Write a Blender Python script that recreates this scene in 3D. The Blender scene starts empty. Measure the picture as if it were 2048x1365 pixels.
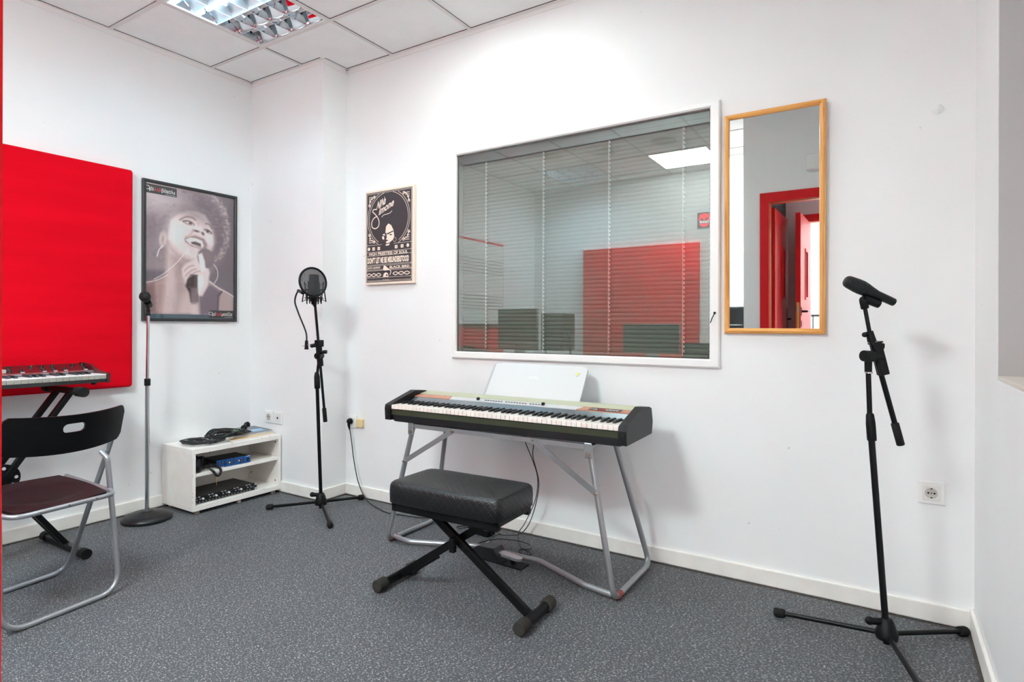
import bpy, bmesh, math, random
import numpy as np
from mathutils import Vector, Matrix
from mathutils.geometry import tessellate_polygon
random.seed(7)
R = math.radians
scene = bpy.context.scene
COL = scene.collection
PI = math.pi

# ------------------------------------------------------------------ materials
def lin(c):
    return tuple(((v/255)/12.92 if v/255 <= 0.04045 else ((v/255+0.055)/1.055)**2.4) for v in c)
MATS = {}
def mat(name, rgb, rough=0.5, metal=0.0, spec=0.5, emit=None, estr=0, bump=None, coat=0.0, trans=0.0, vary=None):
    """Principled material; bump=(scale, strength), vary=(scale, amount) mild noise in tone."""
    if name in MATS: return MATS[name]
    m = bpy.data.materials.new(name); m.use_nodes = True
    nt = m.node_tree; b = nt.nodes['Principled BSDF']
    c = lin(rgb)
    b.inputs['Base Color'].default_value = (*c, 1)
    b.inputs['Roughness'].default_value = rough
    b.inputs['Metallic'].default_value = metal
    b.inputs['Specular IOR Level'].default_value = spec
    b.inputs['Coat Weight'].default_value = coat
    b.inputs['Transmission Weight'].default_value = trans
    if emit:
        b.inputs['Emission Color'].default_value = (*lin(emit), 1)
        b.inputs['Emission Strength'].default_value = estr
    tc = None
    if bump or vary:
        tc = nt.nodes.new('ShaderNodeTexCoord')
    if bump:
        n = nt.nodes.new('ShaderNodeTexNoise'); n.inputs['Scale'].default_value = bump[0]; n.inputs['Detail'].default_value = 4
        nt.links.new(tc.outputs['Object'], n.inputs['Vector'])
        bp = nt.nodes.new('ShaderNodeBump'); bp.inputs['Strength'].default_value = bump[1]; bp.inputs['Distance'].default_value = 0.002
        nt.links.new(n.outputs['Fac'], bp.inputs['Height']); nt.links.new(bp.outputs['Normal'], b.inputs['Normal'])
    if vary:
        n = nt.nodes.new('ShaderNodeTexNoise'); n.inputs['Scale'].default_value = vary[0]; n.inputs['Detail'].default_value = 5
        nt.links.new(tc.outputs['Object'], n.inputs['Vector'])
        r = nt.nodes.new('ShaderNodeValToRGB'); a = vary[1]
        r.color_ramp.elements[0].position = .3; r.color_ramp.elements[1].position = .7
        r.color_ramp.elements[0].color = (*[v*(1-a) for v in c], 1)
        r.color_ramp.elements[1].color = (*[min(1, v*(1+a)) for v in c], 1)
        nt.links.new(n.outputs['Fac'], r.inputs['Fac']); nt.links.new(r.outputs['Color'], b.inputs['Base Color'])
    MATS[name] = m
    return m

def node(nt, t, **kw):
    n = nt.nodes.new(t)
    for k, v in kw.items(): setattr(n, k, v)
    return n

FLECK = 88
def mat_floor():
    m = mat('speckled_floor', (90, 91, 96), 0.62)
    nt = m.node_tree; b = nt.nodes['Principled BSDF']; L = nt.links.new
    tc = node(nt, 'ShaderNodeTexCoord')
    mp = node(nt, 'ShaderNodeMapping'); mp.inputs['Rotation'].default_value = (0, 0, R(-FLECK)); mp.inputs['Scale'].default_value = (.70, 1.2, 1)
    L(tc.outputs['Object'], mp.inputs['Vector'])
    n1 = node(nt, 'ShaderNodeTexNoise'); n1.inputs['Scale'].default_value = 180; n1.inputs['Detail'].default_value = 2.0; n1.inputs['Roughness'].default_value = .6; n1.inputs['Distortion'].default_value = .6
    n2 = node(nt, 'ShaderNodeTexNoise'); n2.inputs['Scale'].default_value = 60; n2.inputs['Detail'].default_value = 3
    n3 = node(nt, 'ShaderNodeTexNoise'); n3.inputs['Scale'].default_value = 1.6; n3.inputs['Detail'].default_value = 3
    L(mp.outputs['Vector'], n1.inputs['Vector']); L(tc.outputs['Object'], n2.inputs['Vector']); L(tc.outputs['Object'], n3.inputs['Vector'])
    r1 = node(nt, 'ShaderNodeValToRGB'); e = r1.color_ramp.elements
    e[0].position = .38; e[0].color = (*lin((63, 64, 69)), 1)
    e[1].position = .68; e[1].color = (*lin((176, 173, 169)), 1)
    k = e.new(.53); k.color = (*lin((72, 73, 78)), 1)
    k = e.new(.595); k.color = (*lin((117, 117, 118)), 1)
    L(n1.outputs['Fac'], r1.inputs['Fac'])
    mx = node(nt, 'ShaderNodeMixRGB', blend_type='MULTIPLY'); mx.inputs['Fac'].default_value = 1
    r2 = node(nt, 'ShaderNodeValToRGB'); r2.color_ramp.elements[0].color = (.82, .82, .82, 1); r2.color_ramp.elements[1].color = (1.08, 1.08, 1.08, 1)
    L(n3.outputs['Fac'], r2.inputs['Fac'])
    L(r1.outputs['Color'], mx.inputs['Color1']); L(r2.outputs['Color'], mx.inputs['Color2'])
    L(mx.outputs['Color'], b.inputs['Base Color'])
    bp = node(nt, 'ShaderNodeBump'); bp.inputs['Strength'].default_value = .12; bp.inputs['Distance'].default_value = .001
    L(n1.outputs['Fac'], bp.inputs['Height']); L(bp.outputs['Normal'], b.inputs['Normal'])
    return m

def mat_wall(name, rgb):
    """emulsion paint with faint roller texture and a few scuffs"""
    m = mat(name, rgb, 0.55, spec=.3)
    nt = m.node_tree; b = nt.nodes['Principled BSDF']; L = nt.links.new
    tc = node(nt, 'ShaderNodeTexCoord')
    n1 = node(nt, 'ShaderNodeTexNoise'); n1.inputs['Scale'].default_value = 90; n1.inputs['Detail'].default_value = 3
    n2 = node(nt, 'ShaderNodeTexNoise'); n2.inputs['Scale'].default_value = 2.2; n2.inputs['Detail'].default_value = 6
    n3 = node(nt, 'ShaderNodeTexNoise'); n3.inputs['Scale'].default_value = 26; n3.inputs['Detail'].default_value = 2
    for n in (n1, n2, n3): L(tc.outputs['Object'], n.inputs['Vector'])
    c = lin(rgb)
    r = node(nt, 'ShaderNodeValToRGB'); e = r.color_ramp.elements
    e[0].position = .3; e[0].color = (*[v*.965 for v in c], 1); e[1].position = .65; e[1].color = (*c, 1)
    L(n2.outputs['Fac'], r.inputs['Fac'])
    r3 = node(nt, 'ShaderNodeValToRGB'); e = r3.color_ramp.elements
    e[0].position = .215; e[0].color = (.62, .6, .58, 1); e[1].position = .245; e[1].color = (1, 1, 1, 1)
    L(n3.outputs['Fac'], r3.inputs['Fac'])
    mx = node(nt, 'ShaderNodeMixRGB', blend_type='MULTIPLY'); mx.inputs['Fac'].default_value = .6
    L(r.outputs['Color'], mx.inputs['Color1']); L(r3.outputs['Color'], mx.inputs['Color2']); L(mx.outputs['Color'], b.inputs['Base Color'])
    bp = node(nt, 'ShaderNodeBump'); bp.inputs['Strength'].default_value = .08; bp.inputs['Distance'].default_value = .0015
    L(n1.outputs['Fac'], bp.inputs['Height']); L(bp.outputs['Normal'], b.inputs['Normal'])
    return m

def mat_wood(name, rgb_a, rgb_b, axis='Z'):
    m = mat(name, rgb_a, 0.42, coat=.15)
    nt = m.node_tree; b = nt.nodes['Principled BSDF']; L = nt.links.new
    tc = node(nt, 'ShaderNodeTexCoord'); mp = node(nt, 'ShaderNodeMapping')
    mp.inputs['Scale'].default_value = {'Z': (60, 60, 2.2), 'X': (2.2, 60, 60), 'Y': (60, 2.2, 60)}[axis]
    n = node(nt, 'ShaderNodeTexNoise'); n.inputs['Scale'].default_value = 1.6; n.inputs['Detail'].default_value = 4; n.inputs['Distortion'].default_value = .8
    L(tc.outputs['Object'], mp.inputs['Vector']); L(mp.outputs['Vector'], n.inputs['Vector'])
    r = node(nt, 'ShaderNodeValToRGB'); e = r.color_ramp.elements
    e[0].position = .33; e[0].color = (*lin(rgb_b), 1); e[1].position = .6; e[1].color = (*lin(rgb_a), 1)
    L(n.outputs['Fac'], r.inputs['Fac']); L(r.outputs['Color'], b.inputs['Base Color'])
    return m

def mat_quilt():
    m = mat('quilted_black_leather', (15, 15, 17), 0.36, spec=.5)
    nt = m.node_tree; b = nt.nodes['Principled BSDF']; L = nt.links.new
    tc = node(nt, 'ShaderNodeTexCoord'); sp = node(nt, 'ShaderNodeSeparateXYZ'); L(tc.outputs['Object'], sp.inputs['Vector'])
    def M(op, a, bb=None, v=None):
        n = node(nt, 'ShaderNodeMath', operation=op)
        L(a, n.inputs[0])
        if bb is not None: L(bb, n.inputs[1])
        elif v is not None: n.inputs[1].default_value = v
        return n.outputs[0]
    q = M('ADD', sp.outputs['Y'], sp.outputs['Z'])
    s = .0165
    outs = []
    for op in ('ADD', 'SUBTRACT'):
        a = M(op, sp.outputs['X'], q)
        outs.append(M('MINIMUM', M('PINGPONG', a, v=s), v=.004))
    h = M('MINIMUM', outs[0], outs[1])
    h = M('MULTIPLY', h, v=250)
    wr = node(nt, 'ShaderNodeTexNoise'); wr.inputs['Scale'].default_value = 7; wr.inputs['Detail'].default_value = 2
    L(tc.outputs['Object'], wr.inputs['Vector'])
    gr = node(nt, 'ShaderNodeTexNoise'); gr.inputs['Scale'].default_value = 500
    L(tc.outputs['Object'], gr.inputs['Vector'])
    hh = M('ADD', M('MULTIPLY', h, v=.5), M('ADD', M('MULTIPLY', wr.outputs['Fac'], v=2.5), M('MULTIPLY', gr.outputs['Fac'], v=.18)))
    bp = node(nt, 'ShaderNodeBump'); bp.inputs['Strength'].default_value = .42; bp.inputs['Distance'].default_value = .003
    L(hh, bp.inputs['Height']); L(bp.outputs['Normal'], b.inputs['Normal'])
    return m

def mat_fabric(name, rgb):
    m = mat(name, rgb, 0.9, spec=.08)
    nt = m.node_tree; b = nt.nodes['Principled BSDF']; L = nt.links.new
    
    tc = node(nt, 'ShaderNodeTexCoord'); mp = node(nt, 'ShaderNodeMapping'); mp.inputs['Scale'].default_value = (1, .3, 3)
    n = node(nt, 'ShaderNodeTexNoise'); n.inputs['Scale'].default_value = 3; n.inputs['Detail'].default_value = 5
    L(tc.outputs['Object'], mp.inputs['Vector']); L(mp.outputs['Vector'], n.inputs['Vector'])
    w = node(nt, 'ShaderNodeTexNoise'); w.inputs['Scale'].default_value = 420; L(tc.outputs['Object'], w.inputs['Vector'])
    c = lin(rgb); r = node(nt, 'ShaderNodeValToRGB'); e = r.color_ramp.elements
    e[0].position = .3; e[0].color = (c[0]*.9, c[1]*.85, c[2]*.85, 1); e[1].position = .7; e[1].color = (min(1, c[0]*1.06), c[1]*1.1, c[2]*1.1, 1)
    L(n.outputs['Fac'], r.inputs['Fac']); L(r.outputs['Color'], b.inputs['Base Color'])
    ad = node(nt, 'ShaderNodeMath', operation='MULTIPLY_ADD'); ad.inputs[1].default_value = .15; L(w.outputs['Fac'], ad.inputs[0]); L(n.outputs['Fac'], ad.inputs[2])
    bp = node(nt, 'ShaderNodeBump'); bp.inputs['Strength'].default_value = .35; bp.inputs['Distance'].default_value = .004
    L(ad.outputs[0], bp.inputs['Height']); L(bp.outputs['Normal'], b.inputs['Normal'])
    return m

def mat_pane(name, refl, tint=(1, 1, 1), rough=0.0):
    """clear pane: part mirror reflection, part straight view through"""
    m = bpy.data.materials.new(name); m.use_nodes = True; nt = m.node_tree
    nt.nodes.clear(); L = nt.links.new
    o = node(nt, 'ShaderNodeOutputMaterial'); mx = node(nt, 'ShaderNodeMixShader')
    t = node(nt, 'ShaderNodeBsdfTransparent'); t.inputs['Color'].default_value = (*tint, 1)
    g = node(nt, 'ShaderNodeBsdfGlossy'); g.inputs['Roughness'].default_value = rough
    f = node(nt, 'ShaderNodeLayerWeight'); f.inputs['Blend'].default_value = .25
    ma = node(nt, 'ShaderNodeMath', operation='MULTIPLY_ADD'); ma.inputs[1].default_value = .55; ma.inputs[2].default_value = refl
    L(f.outputs['Fresnel'], ma.inputs[0]); L(ma.outputs[0], mx.inputs[0])
    L(t.outputs[0], mx.inputs[1]); L(g.outputs[0], mx.inputs[2]); L(mx.outputs[0], o.inputs['Surface'])
    MATS[name] = m
    return m

def mat_vcol(name, rough=.45):
    m = mat(name, (255, 255, 255), rough)
    nt = m.node_tree; a = node(nt, 'ShaderNodeVertexColor', layer_name='ink')
    nt.links.new(a.outputs['Color'], nt.nodes['Principled BSDF'].inputs['Base Color'])
    return m

# ------------------------------------------------------------------ mesh builder
def V(*a): return Vector(a)
def ortho(d):
    d = d.normalized()
    a = Vector((0, 0, 1)) if abs(d.z) < .9 else Vector((1, 0, 0))
    x = d.cross(a).normalized(); return x, d.cross(x).normalized()

class MB:
    def __init__(s): s.v = []; s.f = []; s.m = []; s.s = []
    def add(s, vs, fs, mi=0, sm=False):
        o = len(s.v); s.v += [tuple(p) for p in vs]
        for f in fs: s.f.append([i+o for i in f]); s.m.append(mi); s.s.append(sm)
    def box(s, a, b, mi=0, M=None):
        x0, y0, z0 = a; x1, y1, z1 = b
        vs = [V(x, y, z) for z in (z0, z1) for y in (y0, y1) for x in (x0, x1)]
        if M: vs = [M @ p for p in vs]
        s.add(vs, [(0, 2, 3, 1), (4, 5, 7, 6), (0, 1, 5, 4), (2, 6, 7, 3), (0, 4, 6, 2), (1, 3, 7, 5)], mi)
        return s
    def rbox(s, a, b, r=.004, seg=2, mi=0, M=None, sm=False):
        """bevelled box"""
        bm = bmesh.new(); bmesh.ops.create_cube(bm, size=1)
        c = [(p+q)/2 for p, q in zip(a, b)]; d = [abs(q-p) for p, q in zip(a, b)]
        for v in bm.verts: v.co = V(c[0]+v.co.x*d[0], c[1]+v.co.y*d[1], c[2]+v.co.z*d[2])
        r = min(r, min(d)*.49)
        bmesh.ops.bevel(bm, geom=bm.edges[:], offset=r, segments=seg, profile=.5, affect='EDGES')
        s.bm(bm, mi, M, sm); return s
    def bm(s, bm, mi=0, M=None, sm=False):
        bm.verts.index_update()
        s.add([(M @ v.co) if M else v.co.copy() for v in bm.verts], [[v.index for v in f.verts] for f in bm.faces], mi, sm); bm.free()
    def cyl(s, p, q, r0, r1=None, n=16, mi=0, caps=True):
        p, q = Vector(p), Vector(q); r1 = r0 if r1 is None else r1
        x, y = ortho(q-p)
        ring = lambda c, r: [c + x*(r*math.cos(2*PI*i/n)) + y*(r*math.sin(2*PI*i/n)) for i in range(n)]
        A, B = ring(p, r0), ring(q, r1)
        s.add(A+B, [(i, (i+1) % n, n+(i+1) % n, n+i) for i in range(n)], mi, True)
        if caps:
            if r0 > 1e-5: s.add(A, [list(range(n))[::-1]], mi)
            if r1 > 1e-5: s.add(B, [list(range(n))], mi)
        return s
    def lathe(s, base, axis, prof, n=24, mi=0, sharp=False, caps=True):
        """prof: list of (distance along axis, radius)"""
        base = Vector(base); d = Vector(axis).normalized(); x, y = ortho(d)
        rows = [[base + d*h + x*(r*math.cos(2*PI*i/n)) + y*(r*math.sin(2*PI*i/n)) for i in range(n)] for h, r in prof]
        if sharp:
            for A, B in zip(rows, rows[1:]):
                s.add(A+B, [(i, (i+1) % n, n+(i+1) % n, n+i) for i in range(n)], mi, True)
        else:
            vs = [p for r in rows for p in r]
            s.add(vs, [(k*n+i, k*n+(i+1) % n, (k+1)*n+(i+1) % n, (k+1)*n+i) for k in range(len(rows)-1) for i in range(n)], mi, True)
        if caps:
            s.add(rows[0], [list(range(n))[::-1]], mi, not sharp); s.add(rows[-1], [list(range(n))], mi, not sharp)
        return s
    def tube(s, pts, r, n=10, mi=0, closed=False, flat=None):
        """round tube through pts; flat=(w,h) gives a rectangular bar instead"""
        P = [Vector(p) for p in pts]; k = len(P)
        rr = r if isinstance(r, (list, tuple)) else [r]*k
        T = []
        for i in range(k):
            a = P[i-1] if (i > 0 or closed) else P[i]; b = P[(i+1) % k] if (i < k-1 or closed) else P[i]
            T.append((b-a).normalized())
        x, _ = ortho(T[0]); rows = []
        for i in range(k):
            x = (x - T[i]*x.dot(T[i])).normalized(); y = T[i].cross(x)
            rows.append([P[i] + x*(rr[i]*math.cos(2*PI*j/n)) + y*(rr[i]*math.sin(2*PI*j/n)) for j in range(n)])
        vs = [p for q in rows for p in q]
        fs = [(i*n+j, i*n+(j+1) % n, (i+1)*n+(j+1) % n, (i+1)*n+j) for i in range(k-1) for j in range(n)]
        if closed: fs += [((k-1)*n+j, (k-1)*n+(j+1) % n, (j+1) % n, j) for j in range(n)]
        s.add(vs, fs, mi, True)
        if not closed:
            s.add(rows[0], [list(range(n))[::-1]], mi); s.add(rows[-1], [list(range(n))], mi)
        return s
    def bar(s, p, q, w, h, up=(0, 0, 1), mi=0, r=0):
        """rectangular bar from p to q: w across, h along 'up'"""
        p, q = Vector(p), Vector(q); d = (q-p); L = d.length; d.normalize()
        u = Vector(up); u = (u - d*u.dot(d)).normalized(); x = d.cross(u)
        M = Matrix((( x.x, d.x, u.x, p.x), (x.y, d.y, u.y, p.y), (x.z, d.z, u.z, p.z), (0, 0, 0, 1)))
        if r: s.rbox((-w/2, 0, -h/2), (w/2, L, h/2), r, 2, mi, M)
        else: s.box((-w/2, 0, -h/2), (w/2, L, h/2), mi, M)
        return s
    def ball(s, c, rx, ry=None, rz=None, n=20, m=12, mi=0, M=None):
        ry = rx if ry is None else ry; rz = rx if rz is None else rz; c = Vector(c)
        vs = []
        for i in range(m+1):
            t = PI*i/m
            for j in range(n):
                q = V(rx*math.sin(t)*math.cos(2*PI*j/n), ry*math.sin(t)*math.sin(2*PI*j/n), rz*math.cos(t))
                if M: q = M @ q
                vs.append(c+q)
        s.add(vs, [(i*n+j, i*n+(j+1) % n, (i+1)*n+(j+1) % n, (i+1)*n+j) for i in range(m) for j in range(n)], mi, True)
        return s
    def prism(s, poly, fr, depth, mi=0, sm=False):
        """poly: 2-D outline in frame fr=(origin, xdir, ydir); extruded by depth along x cross y"""
        o, x, y = [Vector(a) for a in fr]; n = x.cross(y).normalized()
        A = [o + x*p[0] + y*p[1] for p in poly]; B = [p + n*depth for p in A]; k = len(poly)
        tris = tessellate_polygon([[Vector((p[0], p[1], 0)) for p in poly]])
        s.add(A, [t[::-1] for t in tris], mi); s.add(B, [t for t in tris], mi)
        s.add(A+B, [(i, (i+1) % k, k+(i+1) % k, k+i) for i in range(k)], mi, sm)
        return s
    def flat(s, poly, fr, mi=0):
        o, x, y = [Vector(a) for a in fr]; o = s.lift(o, x, y)
        tris = tessellate_polygon([[Vector((p[0], p[1], 0)) for p in poly]])
        s.add([o + x*p[0] + y*p[1] for p in poly], [list(t) for t in tris], mi); return s
    def ribbon(s, pts, w, fr, mi=0):
        """flat inked stroke of width w (number or per-point list) in frame fr"""
        P = [Vector((p[0], p[1])) for p in pts]; k = len(P); ww = w if isinstance(w, (list, tuple)) else [w]*k
        o, x, y = [Vector(a) for a in fr]; o = s.lift(o, x, y); vs = []
        for i in range(k):
            t = (P[min(i+1, k-1)]-P[max(i-1, 0)]);
            if t.length < 1e-9: t = Vector((1, 0))
            t.normalize(); nn = Vector((-t.y, t.x))*ww[i]/2
            for q in (P[i]+nn, P[i]-nn): vs.append(o + x*q.x + y*q.y)
        s.add(vs, [(2*i, 2*i+1, 2*i+3, 2*i+2) for i in range(k-1)], mi); return s
    def lift(s, o, x, y):
        """each printed shape lies a hair above the one before, so inks never share a plane"""
        s.k = getattr(s, 'k', 0)+1; return o + x.cross(y).normalized()*(s.k*3e-6)
    def text(s, txt, fr, w=None, h=None, mi=0, shear=0.0, bold=0):
        """lettering fitted to width w (and height h) with its lower left at the frame origin"""
        vs, fs = glyphs(txt, bold)
        if not vs: return s
        x0 = min(v[0] for v in vs); x1 = max(v[0] for v in vs); y0 = min(v[1] for v in vs); y1 = max(v[1] for v in vs)
        sx = (w/(x1-x0)) if w else None; sy = (h/(y1-y0)) if h else None
        sx = sx or sy; sy = sy or sx
        o, x, y = [Vector(a) for a in fr]; o = s.lift(o, x, y)
        s.add([o + x*((v[0]-x0)*sx + shear*(v[1]-y0)*sy) + y*((v[1]-y0)*sy) for v in vs], fs, mi); return s

_G = {}
def glyphs(txt, bold=0):
    key = (txt, bold)
    if key not in _G:
        c = bpy.data.curves.new('lettering', 'FONT'); c.body = txt; c.size = 1; c.resolution_u = 3; c.offset = bold
        o = bpy.data.objects.new('lettering', c); COL.objects.link(o)
        dg = bpy.context.evaluated_depsgraph_get(); me = bpy.data.meshes.new_from_object(o.evaluated_get(dg))
        _G[key] = ([tuple(v.co) for v in me.vertices], [list(p.vertices) for p in me.polygons])
        bpy.data.objects.remove(o); bpy.data.curves.remove(c); bpy.data.meshes.remove(me)
    return _G[key]

def smooth(pts, per=8, closed=False):
    """Catmull-Rom through pts"""
    P = [Vector(p) for p in pts]; k = len(P); out = []
    rng = range(k) if closed else range(k-1)
    for i in rng:
        if closed: a, b, c, d = P[i-1], P[i], P[(i+1) % k], P[(i+2) % k]
        else: a, b, c, d = P[max(i-1, 0)], P[i], P[i+1], P[min(i+2, k-1)]
        for j in range(per):
            t = j/per
            out.append(.5*((2*b) + (c-a)*t + (2*a-5*b+4*c-d)*t*t + (3*b-a-3*c+d)*t**3))
    if not closed: out.append(P[-1])
    return out

def fillet(pts, r, seg=6):
    """polyline with rounded corners; r number or list for inner points"""
    P = [Vector(p) for p in pts]; out = [P[0]]
    for i in range(1, len(P)-1):
        rr = r[i-1] if isinstance(r, (list, tuple)) else r
        a = (P[i-1]-P[i]); b = (P[i+1]-P[i]); la, lb = a.length, b.length; a.normalize(); b.normalize()
        ang = a.angle(b); t = min(rr/math.tan(ang/2), la*.49, lb*.49)
        A, B = P[i]+a*t, P[i]+b*t
        for j in range(seg+1):
            u = j/seg; out.append(A*(1-u)**2 + P[i]*2*u*(1-u) + B*u*u)
    out.append(P[-1]); return out

# ------------------------------------------------------------------ objects
ORG = {}
def tag(o, label, cat, group=None):
    o['label'] = label; o['category'] = cat
    if group: o['group'] = group
    return o
def thing(name, label, cat, loc=(0, 0, 0), group=None):
    o = bpy.data.objects.new(name, None); o.empty_display_size = .1; COL.objects.link(o)
    o.location = loc; ORG[o.name] = Vector(loc); return tag(o, label, cat, group)
def part(name, mb, mats, parent=None, loc=None, label=None):
    """link a builder as ONE mesh; vertices were given in world coordinates"""
    if not isinstance(mats, (list, tuple)): mats = [mats]
    org = ORG[parent.name] if parent else Vector(loc or (0, 0, 0))
    me = bpy.data.meshes.new(name)
    me.from_pydata([(p[0]-org.x, p[1]-org.y, p[2]-org.z) for p in mb.v], [], mb.f)
    for m in mats: me.materials.append(m)
    me.polygons.foreach_set('material_index', mb.m); me.polygons.foreach_set('use_smooth', mb.s)
    me.validate(); me.update()
    o = bpy.data.objects.new(name, me); COL.objects.link(o); ORG[o.name] = org
    if parent: o.parent = parent
    else: o.location = org
    if label: o['label'] = label
    return o
def struct(name, mb, mats, parent=None, loc=None):
    o = part(name, mb, mats, parent, loc)
    if not parent: o['kind'] = 'structure'
    return o
# ================================================================== SETTING
ZC = 2.797            # suspended ceiling
XR = 4.028            # right wall
YF = -3.75            # far (front) wall behind the camera side
XP, YP = 2.753, -2.50  # corner of the partition that holds the red door
TH = .12
WHITE = mat_wall('white_emulsion', (243, 243, 243))
SKIRT = mat('skirting_paint', (242, 238, 232), .5, vary=(9, .05))
FLOOR = mat_floor()
TILE = mat('ceiling_tile', (246, 248, 248), .9, spec=.1, bump=(160, .25), vary=(5, .03))
GRID = mat('ceiling_grid_white', (222, 221, 218), .5)
GAP = mat('dark_grid_edge', (70, 58, 52), .8)  # dark brown that draws the thin gap lines along bars and trims
RED = mat('red_satin_paint', (206, 16, 22), .55, spec=.25, vary=(6, .06))
DARK = mat('charcoal_foam', (34, 34, 36), .9)
GOLD = mat('brass_seal', (205, 165, 95), .4, .7)
BLACKP = mat('black_plastic', (12, 12, 13), .45, spec=.2)
BLACKM = mat('black_steel', (10, 10, 11), .36, spec=.22)
RUBBER = mat('black_rubber', (26, 25, 24), .75, spec=.2)
CHROME = mat('chrome', (205, 207, 210), .12, 1)
SILVER = mat('silver_painted_tube', (168, 169, 171), .36, .75)
WPLAST = mat('white_plastic', (240, 239, 236), .35)
PVC = mat('white_pvc_frame', (243, 242, 240), .3)

# floor / ceiling slab
struct('floor', MB().box((-.1, -5.8, -.1), (5.2, .1, 0)), FLOOR)
def tile_spans(lo, hi, phase):
    xs = [lo]; x = phase
    while x < hi: 
        if x > lo+.02: xs.append(x)
        x += .6
    return xs+[hi]
GX = tile_spans(0, XR, .55); GY = tile_spans(YF, 0, -.5-.6*6)
FIX = [(.55, 1.15, -1.1, -.5, 'louvre'), (.55, 1.15, -3.5, -2.9, 'louvre'), (1.75, 2.35, -3.5, -2.9, 'panel'), (1.75, 2.35, -1.1, -.5, 'panel')]
cm = MB()
for x0, x1 in zip(GX, GX[1:]):
    for y0, y1 in zip(GY, GY[1:]):
        mx, my = (x0+x1)/2, (y0+y1)/2
        if any(a < mx < b and c < my < d for a, b, c, d, _ in FIX): continue
        cm.box((x0, y0, ZC+.004), (x1, y1, ZC+.02))
ceil = struct('ceiling', cm, TILE)
g = MB()
hw = .012
def gbar(a, b):
    x0, y0 = a; x1, y1 = b
    z0, z1 = ZC, ZC+.0042
    g.add([(x0, y0, z0), (x1, y0, z0), (x1, y1, z0), (x0, y1, z0)], [(0, 3, 2, 1)], 0)
    g.add([(x, y, z) for z in (z0, z1) for x, y in ((x0, y0), (x1, y0), (x1, y1), (x0, y1))], [(0, 1, 5, 4), (1, 2, 6, 5), (2, 3, 7, 6), (3, 0, 4, 7)], 1)
for x in GX[1:-1]: gbar((x-hw, YF), (x+hw, 0))
for y in GY[1:-1]: 
    for x0, x1 in zip(GX, GX[1:]): gbar((x0+hw, y-hw), (x1-hw, y+hw))
struct('ceiling_grid', g, [GRID, GAP], parent=ceil)
struct('ceiling_void', MB().box((-.1, -5.8, ZC+.25), (5.2, .1, ZC+.3)), DARK, parent=ceil)
hallc = MB().box((2.87, -3.9, 2.6), (XR, YP-TH, 2.7)).box((-.1, -5.8, 2.9), (5.2, -3.9, 3.0))
struct('ceiling_hall', hallc, WHITE, parent=ceil)

# wall angle trims along the ceiling
tr = MB()
for a, b in (((0, YF), (0.02, -.2)), ((.0, -.22), (.735, -.2)), ((.735, -.2), (.755, 0)), ((.735, -.02), (XR, 0)), ((XR-.02, YP), (XR, 0)), ((0, YF), (XP, YF+.02)), ((XP, YP), (XR, YP+.02)), ((XP-.02, YF), (XP, YP))):
    tr.box((a[0], a[1], ZC-.001), (b[0], b[1], ZC+.009))
for a, b in (((0, YF), (.003, -.2)), ((0, -.203), (.738, -.2)), ((.735, -.2), (.738, 0)), ((.735, -.003), (XR, 0)), ((XR-.003, YP), (XR, 0))):
    tr.box((a[0], a[1], ZC-.026), (b[0], b[1], ZC-.001))
t1 = struct('trim_1', tr, mat('white_trim', (240, 239, 237), .5))
tr = MB()
for a, b in (((.0215, YF), (.0225, -.2)), ((.02, -.2225), (.7355, -.2215)), ((.7555, -.2), (.7565, -.02)), ((.755, -.0225), (XR, -.0205))):
    tr.box((a[0], a[1], ZC+.001), (b[0], b[1], ZC+.0085))
struct('shadow_gap', tr, GAP, parent=t1)

# back wall with the control-room window opening
WX0, WX1, WZ0, WZ1 = 1.64, 3.098, .955, 2.105
wb = MB()
for a, b in (((-.1, 0, 0), (WX0, TH, 2.95)), ((WX1, 0, 0), (4.3, TH, 2.95)), ((WX0, 0, 0), (WX1, TH, WZ0)), ((WX0, 0, WZ1), (WX1, TH, 2.95))): wb.box(a, b)
struct('wall_back', wb, WHITE)
struct('wall_left', MB().box((-.1, -5.8, 0), (0, .1, 2.95)), WHITE)
struct('wall_column', MB().box((0, -.2, 0), (.735, 0, 2.95)), WHITE)
RY0, RY1, RZ0, RZ1 = -.51, -1.75, .957, 2.35
wr = MB()
for a, b in (((XR, RY0, 0), (XR+.2, .1, 2.95)), ((XR, -5.8, 0), (XR+.2, RY1, 2.95)), ((XR, RY1, 0), (XR+.2, RY0, RZ0)), ((XR, RY1, RZ1), (XR+.2, RY0, 2.95))): wr.box(a, b)
struct('wall_right', wr, WHITE)
struct('wall_front', MB().box((-.1, YF-TH, 0), (XP, YF, 2.95)), WHITE)
# partition with the doorway the picture is taken through
DX0, DX1, DZ = 2.950, 3.87, 2.06
wp = MB()
for a, b in (((XP, YP-TH, 0), (DX0-.005, YP, 2.95)), ((DX1+.005, YP-TH, 0), (XR, YP, 2.95)), ((DX0-.005, YP-TH, DZ+.005), (DX1+.005, YP, 2.95)), ((XP, -3.9, 0), (XP+TH, YP-TH, 2.95))): wp.box(a, b)
struct('wall_partition', wp, WHITE)
D2 = (3.06, 3.95)
wv = MB()
for a, b in (((XP, -4.02, 0), (D2[0]-.005, -3.9, 2.95)), ((D2[1]+.005, -4.02, 0), (XR, -3.9, 2.95)), ((D2[0]-.005, -4.02, 2.065), (D2[1]+.005, -3.9, 2.95))): wv.box(a, b)
struct('wall_vestibule', wv, WHITE)
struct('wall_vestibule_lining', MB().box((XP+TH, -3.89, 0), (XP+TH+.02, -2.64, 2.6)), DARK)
struct('wall_hall', MB().box((-.1, -5.8, 0), (5.2, -5.65, 2.95)).box((5.1, -5.65, 0), (5.2, -4.02, 2.95)), WHITE)

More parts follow.
